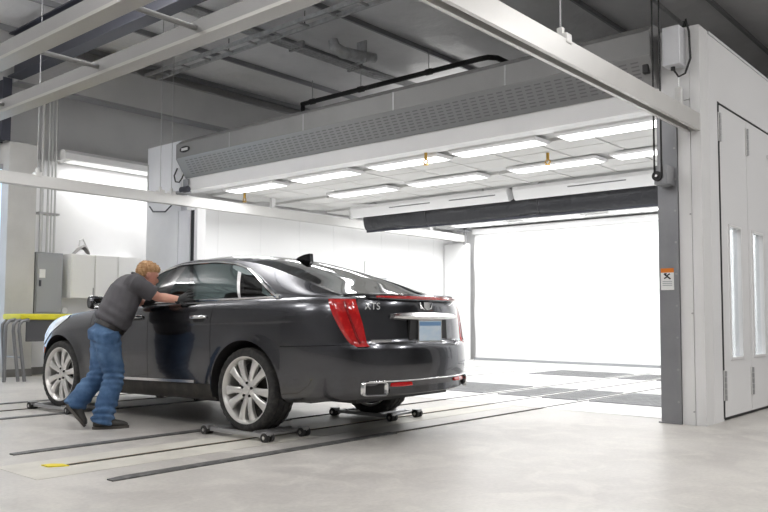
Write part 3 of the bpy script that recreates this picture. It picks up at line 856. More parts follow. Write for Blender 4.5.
for i, (x0, x1) in enumerate(((6.46, 6.87), (6.88, 7.30), (7.31, 7.73))):
    t = thing('wall_cabinet', ['white wall cupboard beside the electrical panel, leftmost of three', 'white wall cupboard in the middle of three behind the man', 'white wall cupboard nearest the booth, rightmost of three'][i], 'cabinet', (x0, 12.50, 1.26), 0, 'white wall cupboards')
    obj('carcass', MB().box(0.0, x1 - x0, 0.02, 0.339, 0, 0.74), 'cabinet_white', t)
    d = obj('door', MB().rbox(0.006, x1 - x0 - 0.006, 0.0, 0.02, 0.005, 0.735, 0.004), 'cabinet_white', t)
    obj('finger_pull', MB().box(x1 - x0 - 0.03, x1 - x0 - 0.015, -0.012, 0.0, 0.05, 0.18), 'steel_grey', d)
t = thing('tool_bag', 'crumpled grey bag lying on top of the left cupboard', 'bag', (6.66, 12.62, 2.0))
bm_ = MB().body([((-0.12, 0, 0.0), (0.02, 0.02, 0), (0, 0.06, 0.01)), ((-0.06, 0, 0.06), (0.05, 0, 0.05), (0, 0.09, 0)), ((0.02, 0, 0.13), (0.07, 0, 0.03), (0, 0.09, 0)), ((0.10, 0.0, 0.10), (0.03, 0, -0.08), (0, 0.08, 0)), ((0.15, 0, 0.04), (0.01, 0, -0.04), (0, 0.05, 0))], 14)
bm_.v = [(p[0], p[1], max(p[2], 0.0)) for p in bm_.v]
obj('cloth', bm_, 'bag', t, smooth='all')
obj('strap', MB().tube([(-0.02, 0.0, 0.14), (-0.01, 0, 0.24), (0.05, 0.01, 0.27), (0.10, 0.02, 0.20), (0.12, 0.02, 0.10)], 0.014, 8), 'panel_frame', t, smooth=True)
t = thing('socket_box', 'small white round socket box under the left cupboard', 'socket', (6.50, 12.835, 1.05))
obj('box', MB().rbox(-0.06, 0.06, -0.05, 0.0, -0.06, 0.06, 0.012), 'panel_frame', t)
obj('cover', MB().cyl((0, -0.06, 0), (0, -0.05, 0), 0.05, 18), 'cabinet_white', t, smooth=True)
t = thing('wall_light', 'long white wall-mounted strip light high on the left wall', 'light', (5.9, 12.62, 3.56))
obj('housing', MB().prism([(-0.2, 0.0), (0.215, 0.0), (0.215, 0.17), (-0.1, 0.17), (-0.2, 0.10)], 'x', 0.36, 4.0), 'wall_white', t)
obj('diffuser', MB().box(0.5, 3.9, -0.15, 0.12, -0.012, 0.0), 'lamp_soft', t)
area('wall_lamp', (8.1, 12.50, 3.53), 3.2, 0.20, 44, (1, 1, 1), (0, 0, 0))
# folding trestle with a yellow top
t = thing('folding_table', 'yellow-topped folding table with bent grey tube legs by the left wall', 'table', (5.07, 11.55, 0))
obj('top', MB().rbox(0.14, 1.45, 0.0, 0.62, 0.90, 0.99, 0.03), 'yellow_plastic', t, smooth=True)
obj('apron', MB().rbox(0.24, 1.30, 0.03, 0.06, 0.58, 0.90, 0.01), 'fabric_dark', t)
for (x, y, lean) in ((-0.03, 0.10, 0.0), (0.05, 0.03, 0.09), (0.12, 0.0, 0.10), (0.10, 0.52, 0.06), (1.15, 0.08, -0.04), (1.15, 0.54, -0.04)):
    obj('leg', MB().tube([(x + 0.14, y, 0.90), (x + 0.05, y, 0.885), (x + 0.005, y, 0.83), (x, y, 0.74), (x + lean * 0.6, y, 0.3), (x + lean, y, 0.0)], 0.025, 10), 'leg_tube', t, smooth=True)
obj('stretcher', MB().cyl((0.16, 0.03, 0.35), (0.16, 0.52, 0.35), 0.014, 8), 'tube_steel', t)


# ================================================================== THE CAR
# local frame: origin under the rear axle centre, +y forward, z up
#CARFUNCS
def lerp_tab(tab, x):
    if x <= tab[0][0]: return tab[0][1]
    for (a, va), (b, vb) in zip(tab, tab[1:]):
        if x <= b:
            t = (x - a) / (b - a)
            return va + (vb - va) * t
    return tab[-1][1]
class Spl:
    """monotone-ish cubic (finite-difference Hermite) through a table"""
    def __init__(s, tab):
        s.x = [p[0] for p in tab]; s.y = [p[1] for p in tab]
        n = len(tab)
        d = [(s.y[i + 1] - s.y[i]) / (s.x[i + 1] - s.x[i]) for i in range(n - 1)]
        s.m = [d[0]] + [0.0 if d[i - 1] * d[i] <= 0 else 2 * d[i - 1] * d[i] / (d[i - 1] + d[i]) for i in range(1, n - 1)] + [d[-1]]
    def __call__(s, x):
        X = s.x
        if x <= X[0]: return s.y[0]
        if x >= X[-1]: return s.y[-1]
        i = 0
        while x > X[i + 1]: i += 1
        h = X[i + 1] - X[i]; t = (x - X[i]) / h
        return (s.y[i] * (1 + 2 * t) * (1 - t) ** 2 + s.y[i + 1] * t * t * (3 - 2 * t) + h * (s.m[i] * t * (1 - t) ** 2 - s.m[i + 1] * t * t * (1 - t)))
ZTOP = Spl([(-1.3, 1.105), (-0.9, 1.105), (-0.3, 1.10), (0.4, 1.085), (1.3, 1.07), (2.0, 1.05), (2.5, 1.005), (3.0, 0.955), (3.4, 0.90), (3.7, 0.83), (3.9, 0.78)])
ZBOT = Spl([(-1.3, 0.365), (-1.0, 0.335), (-0.5, 0.295), (0.3, 0.265), (1.2, 0.245), (2.4, 0.23), (3.3, 0.20), (3.9, 0.22)])
WID = Spl([(0.0, 0.850), (0.05, 0.885), (0.15, 0.905), (0.3, 0.918), (0.5, 0.926), (0.65, 0.928), (0.78, 0.924), (0.86, 0.916), (0.93, 0.898), (0.975, 0.876), (1.0, 0.852)])
TAIL = Spl([(0.0, -1.225), (0.05, -1.275), (0.15, -1.30), (0.3, -1.31), (0.45, -1.30), (0.525, -1.28), (0.545, -1.245), (0.6, -1.235), (0.8, -1.215), (0.93, -1.20), (1.0, -1.18)])
NOSE = Spl([(0.0, 3.78), (0.15, 3.85), (0.4, 3.88), (0.7, 3.85), (0.9, 3.77), (1.0, 3.66)])
YA, YB = -0.42, 2.75
NT, NN = 2.9, 2.7
KX, KY = 1.0, 0.939      # width and length scale of the finished body
ARCH_R = 0.398
AXZ = 0.368
WB = 2.93
def side(u, v):
    """u 0..1 tail corner, 1..2 flank, 2..3 nose; v 0..1 sill to shoulder"""
    w = WID(v)
    if u < 1:
        th = u * PI / 2; L = YA - TAIL(v)
        x = w * math.sin(th) ** (2 / NT); y = YA - L * math.cos(th) ** (2 / NT)
    elif u <= 2:
        x = w; y = YA + (u - 1) * (YB - YA)
    else:
        th = (3 - u) * PI / 2; L = NOSE(v) - YB
        x = w * math.sin(th) ** (2 / NN); y = YB + L * max(math.cos(th), 0) ** (2 / NN)
    z = ZBOT(y) + (ZTOP(y) - ZBOT(y)) * v
    x *= 1 - 0.022 * ((y - 1.35) / 2.2) ** 2
    if u >= 1 or u > 0.8:
        x += 0.007 * math.exp(-((v - 0.80) / 0.03) ** 2) * min(1, max(0, (u - 0.8) * 5))
        for yc in (0, WB):
            r = math.hypot((y - yc) * KY, z - AXZ)
            if z > 0.3:
                x += 0.014 * math.exp(-((r - ARCH_R) / 0.05) ** 2)
    return x, y, z
def flank_x(y, z):
    """half width of the body at a flank or corner point"""
    v = min(max((z - ZBOT(y)) / (ZTOP(y) - ZBOT(y)), 0), 1)
    if y < YA:
        L = YA - TAIL(v); c = min(max((YA - y) / L, 0), 1)
        u = math.acos(min(1, c ** (NT / 2))) / (PI / 2)
    elif y <= YB:
        u = 1 + (y - YA) / (YB - YA)
    else:
        L = NOSE(v) - YB; c = min(max((y - YB) / L, 0), 1)
        u = 3 - math.acos(min(1, c ** (NN / 2))) / (PI / 2)
    return side(u, v)[0]
def tail_y(x, z):
    v = min(max((z - ZBOT(-1.25)) / (ZTOP(-1.25) - ZBOT(-1.25)), 0), 1)
    w = WID(v) * 0.97; L = YA - TAIL(v)
    c = min(abs(x) / w, 0.999)
    th = math.asin(c ** (NT / 2))
    return YA - L * math.cos(th) ** (2 / NT)
# greenhouse
ZC = Spl([(-0.90, 1.135), (-0.6, 1.225), (-0.3, 1.325), (0.0, 1.415), (0.3, 1.482), (0.6, 1.520), (0.9, 1.535), (1.2, 1.525), (1.45, 1.48), (1.7, 1.375), (1.95, 1.235), (2.15, 1.115), (2.25, 1.06)])
RW = Spl([(-0.90, 0.70), (-0.3, 0.66), (0.3, 0.60), (0.9, 0.585), (1.4, 0.605), (1.8, 0.66), (2.25, 0.74)])
DROP = Spl([(-0.90, 0.015), (-0.3, 0.035), (0.4, 0.06), (1.0, 0.065), (1.5, 0.06), (2.25, 0.012)])
def shoulder_x(y): return flank_x(y, ZTOP(y))
def green_side(y, z):
    """x on the cabin side between the shoulder and the roof edge"""
    zb = ZTOP(y); zr = max(ZC(y) - DROP(y), zb + 0.004)
    t = min(max((z - zb) / (zr - zb), 0), 1)
    xs = shoulder_x(y) - 0.012; xr = RW(y)
    return xs + (xr - xs) * (t ** 1.25) + 0.012 * math.sin(PI * t)
def green_top(y, r):
    """r 0 roof edge .. 1 centre"""
    zr = max(ZC(y) - DROP(y), ZTOP(y) + 0.004); x = RW(y) * (1 - r)
    s_ = 1 - r
    return x, zr + (max(ZC(y), zr) - zr) * (1 - s_ ** 2.4)
WTOP = Spl([(-0.30, 1.112), (-0.1, 1.205), (0.09, 1.295), (0.27, 1.365), (0.49, 1.413), (0.82, 1.438), (1.2, 1.432), (1.5, 1.385), (1.75, 1.285), (1.95, 1.175), (2.08, 1.075)])
def wtop(y): return min(WTOP(y), ZC(y) - DROP(y) - 0.012)
def wbot(y): return ZTOP(y) + 0.018
#ENDCARFUNCS

CAR_LOC = (4.958, 5.045, 0.0)
CAR_ROT = math.radians(3.3)
car = thing('sedan', 'dark grey four-door sedan parked on wheel dollies before the booth', 'car', CAR_LOC, CAR_ROT)

def snap_arch(y, z):
    for yc in (0.0, WB):
        dy, dz = (y - yc) * KY, z - AXZ
        if dz > 0:
            r = math.hypot(dy, dz)
            if r < ARCH_R:
                k = ARCH_R / max(r, 1e-6)
                return True, yc + dy * k / KY, AXZ + dz * k
        elif abs(dy) < ARCH_R:
            return True, yc + math.copysign(ARCH_R / KY, dy), z
    return False, y, z

G = 0.0028
VS = 0.535
def u_of_y(y): return 1 + (y - YA) / (YB - YA)
UT = 0.50
us = [k / 34 for k in range(35)]
us = [u for u in us if abs(u - UT) > 0.012] + [UT - 0.004, UT + 0.004]
yl = [YA + (YB - YA) * k / 118 for k in range(1, 118)]
for s_ in (0.44, 1.35, 2.33):
    yl = [y for y in yl if abs(y - s_) > 0.010] + [s_ - G, s_ + G]
us += [u_of_y(y) for y in yl] + [2 + k / 30 for k in range(31)]
us += [1.0]
us = sorted(set(us))
vl = [0, 0.02, 0.05, 0.09, 0.13, 0.155, 0.163] + [0.20 + 0.03 * k for k in range(11)] + [VS - 0.004, VS + 0.004] + [0.56 + 0.03 * k for k in range(12)] + [0.915, 0.94, 0.96, 0.98, 0.992, 1.0]
vl = sorted(vl)
panels = {}
def panel_of(u, v, y, dv, du):
    seam_v = dv < 0.0085 and abs(v - VS) < 0.001
    seam_u = du * (YB - YA) < 2.2 * G and u > 1
    if u < 1 and abs(u - UT) < 0.0005 and v > VS: return 'seam'
    if y < YA:
        if seam_v: return 'seam'
        if v < VS: return 'rear_bumper'
        return 'trunk_lid' if u < UT else 'quarter_panel'
    if y < 0.44: return 'seam' if seam_u else 'quarter_panel'
    if seam_u and v > 0.16: return 'seam'
    if y < 2.33 and v < 0.155: return 'side_sill'
    if y < 2.33 and v < 0.164: return 'seam'
    if y < 1.35: return 'rear_door'
    if y < 2.33: return 'front_door'
    if u > 2.18 and v < VS: return 'seam' if seam_v else 'front_bumper'
    return 'front_fender'
P = []
for u in us:
    row = []
    for v in vl:
        x, y, z = side(u, v)
        ins, y2, z2 = snap_arch(y, z)
        if ins and not (abs(y2 - y) + abs(z2 - z) > 0.14):
            x = max(x, flank_x(y2, max(z2, 0.3)) if z2 > 0.3 else x)
        row.append((x, y2 if ins else y, z2 if ins else z, ins, y))
    P.append(row)
for i in range(len(us) - 1):
    for j in range(len(vl) - 1):
        q = [P[i][j], P[i + 1][j], P[i + 1][j + 1], P[i][j + 1]]
        if all(p[3] for p in q): continue
        uc, vc = (us[i] + us[i + 1]) / 2, (vl[j] + vl[j + 1]) / 2
        yc = sum(p[4] for p in q) / 4
        pn = panel_of(uc, vc, yc, vl[j + 1] - vl[j], us[i + 1] - us[i])
        panels.setdefault(pn, []).append([p[:3] for p in q])
def panel_obj(name, quads, sgn, m='paint'):
    mb = MB()
    for s_ in sgn:
        for q in quads:
            vv = [(p[0] * s_, p[1], p[2]) for p in q]
            mb.add(vv if s_ > 0 else vv[::-1], [(0, 1, 2, 3)])
    return obj(name, mb, m, car, smooth='all', weld=0.0006)
both = {}
for pn, quads in panels.items():
    if pn == 'seam': continue
    if pn in ('rear_bumper', 'trunk_lid', 'front_bumper'):
        both[pn] = panel_obj(pn, quads, (1, -1))
    else:
        for s_ in (-1, 1):
            both[(pn, s_)] = panel_obj(pn, quads, (s_,), 'sill_dark' if pn == 'side_sill' else 'paint')
# black inner shell seen through the panel gaps
mb = MB()
for s_ in (1, -1):
    for i in range(len(us) - 1):
        if i % 1: continue
        for j in range(len(vl) - 1):
            q = [P[i][j], P[i + 1][j], P[i + 1][j + 1], P[i][j + 1]]
            if any(p[3] for p in q): continue
            vv = []
            for p in q:
                x, y, z = p[0] * 0.987, 1.3 + (p[1] - 1.3) * 0.995, p[2] - 0.002
                vv.append((x * s_, y, z))
            mb.add(vv if s_ > 0 else vv[::-1], [(0, 1, 2, 3)])
obj('body_shell', mb, 'plastic_black', car, smooth='all', weld=0.0005)
# deck: trunk top and hood
def deck(u, r, dome):
    x, y, z = side(u, 1.0)
    return (x * r, y, z + dome(y) * (1 - abs(r) ** 2.2))
rs = [-1 + k / 10 for k in range(21)]
ud = [u for u in us if side(u, 1.0)[1] < -0.87]
tdome = Spl([(-1.2, 0.03), (-0.87, 0.034)])
obj('trunk_deck', MB().grid(lambda u, r: deck(u, r, tdome), ud, rs), 'paint', car, smooth='all', weld=0.0005)
uh = [u for u in us if side(u, 1.0)[1] > 2.12]
hdome = Spl([(2.1, 0.055), (2.8, 0.085), (3.4, 0.075), (3.7, 0.03)])
obj('hood', MB().grid(lambda u, r: deck(u, r, hdome), uh, rs), 'paint', car, smooth='all', weld=0.0005)
# underbody
obj('underbody', MB().box(-0.62, 0.62, -0.98, -0.42, 0.30, 0.36).box(-0.55, 0.55, -0.42, 0.44, 0.26, 0.34).box(-0.83, 0.83, 0.44, 2.48, 0.245, 0.30).box(-0.55, 0.55, 2.48, 3.4, 0.24, 0.34), 'plastic_black', car)

# ---- wheel arches: liner with folded lip
for s_ in (-1, 1):
    for yc in (0, WB):
        mb = MB()
        def lip(a, t, yc=yc, s_=s_):
            y, z = yc + ARCH_R / KY * math.cos(a), AXZ + ARCH_R * math.sin(a)
            if a < 0: y, z = yc + ARCH_R / KY, AXZ + ARCH_R * a
            if a > PI: y, z = yc - ARCH_R / KY, AXZ - ARCH_R * (a - PI)
            x = flank_x(y, max(z, 0.31)) + 0.001
            return ((x - (0.0, 0.012, 0.05, 0.32)[t]) * s_, y + (0, 0, 0.0, 0)[t], z)
        aa = [-0.2 + (PI + 0.4) * k / 40 for k in range(41)]
        mb.grid(lip, aa, [0, 1, 2, 3], flip=s_ < 0)
        inner = (0.60 * s_, yc)
        pts = [(0.60 * s_, yc + (ARCH_R * math.cos(a) if 0 <= a <= PI else math.copysign(ARCH_R, math.cos(a))) / KY, AXZ + (ARCH_R * math.sin(a) if 0 <= a <= PI else -0.07)) for a in aa]
        mb.add(pts, [tuple(range(len(pts)))])
        obj('wheel_arch_liner', mb, 'plastic_black', car, smooth=True)

# ---- greenhouse
YG0, YG1 = -0.90, 2.25
ys = sorted(set([YG0 + (YG1 - YG0) * k / 90 for k in range(91)] + [-0.30, 2.08, 0.30, 1.42]))
def slant(y, z): return y + 0.80 * (z - 1.13) * math.exp(-((y - 0.22) / 0.20) ** 2) - 0.1 * (z - 1.2) * math.exp(-((y - 1.29) / 0.22) ** 2)
def cab_pt(y, k):
    """k 0..5 side rows from window top line to roof edge, then roof rows"""
    return None
for s_ in (-1, 1):
    # C pillar / roof rail: from shoulder (behind the windows) or window top up to the roof edge
    def rail(y, t, s_=s_):
        z0 = ZTOP(y) - 0.002 if (y <= -0.30 or y >= 2.08) else wtop(y)
        z1 = max(ZC(y) - DROP(y), ZTOP(y) + 0.004)
        z = z0 + (z1 - z0) * t
        return (green_side(y, z) * s_, y, z)
    obj('roof_pillar', MB().grid(rail, ys, [k / 6 for k in range(7)], flip=s_ < 0), 'paint', car, smooth='all')
    # belt strip under the windows
    yb = [y for y in ys if -0.30 <= y <= 2.08]
    def belt(y, t, s_=s_):
        z = ZTOP(y) - 0.002 + (wbot(y) - ZTOP(y) + 0.003) * t
        return (green_side(y, z) * s_, y, z)
    obj('belt_moulding', MB().grid(belt, yb, [0, 0.5, 1], flip=s_ < 0), 'chrome', car, smooth='all')
    # window band pieces
    def band(y, t, s_=s_, off=0.0):
        z0, z1 = wbot(y), max(wtop(y), wbot(y) + 0.001)
        z = z0 + (z1 - z0) * t
        yy = slant(y, z)
        return ((green_side(yy, z) + off) * s_, yy, z)
    for nm, a, b, m in (('quarter_window', -0.27, 0.170, 'car_glass'), ('window_divider', 0.170, 0.205, 'satin_chrome'), ('rear_side_window', 0.205, 1.19, 'car_glass'), ('center_pillar', 1.19, 1.40, 'black_gloss'), ('front_side_window', 1.40, 1.90, 'car_glass'), ('front_corner', 1.90, 2.07, 'black_gloss')):
        n = max(2, int((b - a) / 0.03))
        obj(nm, MB().grid(band, [a + (b - a) * k / n for k in range(n + 1)], [k / 8 for k in range(9)], flip=s_ < 0), m, car, smooth='all')
    # chrome surround: over the window line and along the belt
    top = [(green_side(y, wtop(y)) * s_ + 0.004 * s_, y, wtop(y)) for y in [-0.33 + 2.38 * k / 60 for k in range(61)]]
    obj('window_chrome', MB().tube(top, [0.011 + 0.013 * math.exp(-((p[1] + 0.15) / 0.3) ** 2) for p in top], 8), 'chrome', car, smooth=True)
    obj('window_chrome', MB().tube([(green_side(y, wbot(y)) * s_ + 0.005 * s_, y, wbot(y) - 0.006) for y in [-0.33 + 2.38 * k / 60 for k in range(61)]], 0.010, 8), 'chrome', car, smooth=True)
yr = [y for y in ys if 0.30 <= y <= 1.42]
full = [-1 + k / 12 for k in range(25)]
def topf(y, q):
    x, z = green_top(y, 1 - abs(q)); return (x * (1 if q >= 0 else -1), y, z)
obj('roof', MB().grid(topf, yr, full, flip=True), 'paint', car, smooth='all')
e_ = [0.93, 0.965, 1.0]
for nm, sel, m in (('rear_window', [y for y in ys if y <= 0.30], 'rear_glass'), ('windshield', [y for y in ys if y >= 1.42], 'car_glass')):
    obj(nm, MB().grid(topf, sel, [-0.93 + 1.86 * k / 20 for k in range(21)], flip=True), m, car, smooth='all')
    for s_ in (-1, 1):
        obj('glass_edge', MB().grid(lambda y, q, s_=s_: topf(y, q * s_), sel, e_), 'black_gloss', car, smooth='all')
obj('rear_window_trim', MB().tube([(topf(-0.89, q)[0], -0.895, topf(-0.89, q)[2] + 0.003) for q in full], 0.009, 6), 'chrome', car, smooth=True)
# antenna fin
fin = obj('antenna_fin', MB().prism([(0.13, 1.41), (0.30, 1.462), (0.34, 1.476), (0.30, 1.500), (0.22, 1.522), (0.145, 1.530), (0.14, 1.505)], 'x', -0.022, 0.022), 'black_gloss', car)

# ---- cabin
obj('cabin_floor', MB().box(-0.78, 0.78, -0.2, 2.2, 0.30, 0.34), 'cabin', car)
obj('parcel_shelf', MB().box(-0.70, 0.70, -0.86, -0.05, 1.02, 1.06), 'cabin', car)
obj('dashboard', MB().prism([(1.72, 0.75), (1.70, 1.02), (1.85, 1.06), (2.2, 1.02), (2.2, 0.75)], 'x', -0.72, 0.72), 'cabin', car)
obj('steering_wheel', MB().tube([(-0.37 + 0.18 * math.cos(a), 1.58 + 0.06 * math.sin(a), 1.02 + 0.17 * math.sin(a)) for a in [2 * PI * k / 24 for k in range(25)]], 0.016, 8), 'cabin', car, smooth=True)
for (x, y) in ((-0.37, 0.80), (0.37, 0.80), (-0.37, 0.0), (0.37, 0.0)):
    st = obj('seat', MB().rbox(x - 0.24, x + 0.24, y, y + 0.5, 0.48, 0.64, 0.05), 'seat_leather', car, smooth=True)
    bk = MB().rbox(x - 0.23, x + 0.23, -0.06, 0.07, 0, 0.62, 0.05)
    bk.v = [(p[0], p[1] + y - 0.02 - p[2] * 0.28, p[2] + 0.55) for p in bk.v]
    obj('seat_back', bk, 'seat_leather', st, smooth=True)
    hr = MB().rbox(x - 0.12, x + 0.12, y - 0.28, y - 0.18, 1.16, 1.33, 0.035)
    obj('headrest', hr, 'seat_leather', st, smooth=True)

# ---- tail
TL_U0 = ((0.0, 0.60), (0.5, 0.66), (1.0, 0.69))
def tail_light(s_):
    Z0, Z1 = 0.735, 1.092
    def f(a, t):
        # t 0 bottom .. 1 top; a 0 rear edge .. 1 side edge
        z = Z0 + (Z1 - Z0) * t
        v = (z - ZBOT(-1.1)) / (ZTOP(-1.1) - ZBOT(-1.1))
        u0 = 0.43 + 0.08 * t ** 1.2 - 0.015 * math.sin(PI * t)
        u1 = 0.53 + 0.195 * t ** 0.8
        u = u0 + (u1 - u0) * a
        x, y, z2 = side(u, v)
        bul = 0.016 * min(1, 6 * a, 6 * (1 - a)) + 0.002
        nrm = Vector((x / 0.8, (y - YA) / 0.8, 0)).normalized()
        return ((x + nrm.x * bul) * s_, y + nrm.y * bul, z2)
    return f
for s_ in (-1, 1):
    tl_ = obj('tail_light', MB().grid(tail_light(s_), [k / 14 for k in range(15)], [k / 16 for k in range(17)], flip=s_ < 0), 'tail_red', car, smooth='all')
    f = tail_light(s_)
    lb = MB()
    obj('light_bar', MB().tube([(f(0.42, t)[0] * 1.004, f(0.42, t)[1] - 0.003, f(0.42, t)[2]) for t in [0.06 + 0.88 * k / 10 for k in range(11)]], 0.010, 6), 'tail_dark', tl_, smooth=True)
def tail_bar(x0, x1, z0a, z0b, h, d, name, m, taper=0.0, n=20, parent=None):
    """moulding that follows the curve of the tail"""
    mb = MB()
    rings = []
    for k in range(n + 1):
        t = k / n; x = x0 + (x1 - x0) * t; z = z0a + (z0b - z0a) * t
        hh = h * (1 - taper * abs(2 * t - 1) ** 3)
        y = tail_y(x, z)
        rings.append([(x, y + 0.01, z - hh / 2), (x, y - d * 0.8, z - hh / 2), (x, y - d, z - hh * 0.1), (x, y - d * 0.5, z + hh / 2), (x, y + 0.01, z + hh / 2)])
    mb.loft(rings)
    return obj(name, mb, m, parent or car, smooth=True)
tail_bar(-0.60, 0.60, 1.112, 1.112, 0.05, 0.045, 'spoiler', 'paint', 0.5)
tail_bar(-0.555, 0.555, 1.112, 1.112, 0.034, 0.050, 'brake_light_strip', 'tail_red', 0.4)
tail_bar(-0.44, 0.44, 0.965, 0.965, 0.055, 0.050, 'trunk_garnish', 'satin_chrome', 0.5)
# licence plate in its recess
zc_ = 0.845
py_ = tail_y(0, zc_)
rec = obj('plate_recess', MB().prism([(-0.27, 0.755), (0.27, 0.755), (0.25, 0.935), (-0.25, 0.935)], 'y', py_ - 0.006, py_ + 0.03), 'plastic_black', car)
pl = obj('license_plate', MB().rbox(-0.155, 0.155, py_ - 0.022, py_ - 0.010, 0.768, 0.925, 0.004), 'plate_white', car)
obj('plate_frame', MB().box(-0.165, 0.165, py_ - 0.024, py_ - 0.010, 0.758, 0.768).box(-0.165, 0.165, py_ - 0.024, py_ - 0.010, 0.925, 0.935).box(-0.165, -0.155, py_ - 0.024, py_ - 0.010, 0.768, 0.925).box(0.155, 0.165, py_ - 0.024, py_ - 0.010, 0.768, 0.925), 'satin_chrome', pl)
obj('plate_band', MB().box(-0.15, 0.15, py_ - 0.0235, py_ - 0.0215, 0.888, 0.918), 'plate_blue', pl)
# round crest between wreath leaves
em = obj('emblem', MB().prism([(-0.045, 1.075), (0.045, 1.075), (0.04, 1.035), (0.0, 1.012), (-0.04, 1.035)], 'y', tail_y(0, 1.045) - 0.016, tail_y(0, 1.045) + 0.01), 'chrome', car)
for s_ in (-1, 1):
    obj('emblem_wing', MB().tube([(s_ * 0.02, tail_y(0, 1.045) - 0.008, 1.015), (s_ * 0.065, tail_y(0.06, 1.045) - 0.008, 1.03), (s_ * 0.085, tail_y(0.08, 1.045) - 0.006, 1.07)], [0.006, 0.009, 0.004], 8), 'chrome', em, smooth=True)
def tail_text(txt, size, x, z, m, name):
    me = text_mesh(txt, size, 0.0015)
    th = math.atan2(tail_y(x + 0.05, z) - tail_y(x - 0.05, z), 0.1)
    R = Matrix.Translation((x, tail_y(x, z) - 0.004, z)) @ Matrix.Rotation(th, 4, 'Z') @ Matrix.Rotation(PI / 2, 4, 'X')
    me.transform(R)
    me.materials.append(MAT[m])
    return obj(name, None, m, car, mesh=me)
tail_text('XTS', 0.075, -0.585, 1.035, 'badge_silver', 'model_badge')
tail_bar(-0.62, -0.46, 0.775, 0.775, 0.020, 0.006, 'trim_badge', 'satin_chrome', 0.0, 6)
# bumper mouldings
tail_bar(-0.66, 0.66, 0.475, 0.475, 0.010, 0.009, 'bumper_chrome_strip', 'satin_chrome', 0.2, 24)
tail_bar(-0.50, 0.50, 0.415, 0.415, 0.085, 0.004, 'lower_valance', 'paint', 0.2, 24)
for s_ in (-1, 1):
    tail_bar(s_ * 0.50, s_ * 0.30, 0.448, 0.448, 0.032, 0.014, 'reflector', 'tail_red', 0.2, 6)
    # exhaust: rectangular chrome tip with dark bore
    x0, x1 = (0.55, 0.70)
    zc2, hh = 0.422, 0.050
    ya = [tail_y(x0, 0.44) - 0.035, tail_y(x1, 0.44) - 0.035]
    def rr(off, dy):
        pts = []
        for (cx, cz, a0) in ((x1 - 0.02, zc2 + hh - 0.02, 0), (x0 + 0.02, zc2 + hh - 0.02, PI / 2), (x0 + 0.02, zc2 - hh + 0.02, PI), (x1 - 0.02, zc2 - hh + 0.02, 1.5 * PI)):
            for k in range(4):
                a = a0 + k * PI / 6
                px, pz = cx + (0.02 - off) * math.cos(a), cz + (0.02 - off) * math.sin(a)
                t = (px - x0) / (x1 - x0)
                pts.append((s_ * px, ya[0] + (ya[1] - ya[0]) * t + dy, pz))
        return pts
    ex = obj('exhaust_tip', MB().loft([rr(-0.004, 0.025), rr(-0.004, 0.0), rr(0.0, -0.008), rr(0.007, -0.006), rr(0.009, 0.02)], caps=False), 'chrome', car, smooth=True)
    obj('exhaust_bore', MB().loft([rr(0.009, 0.02), rr(0.012, 0.05)]), 'black', ex)

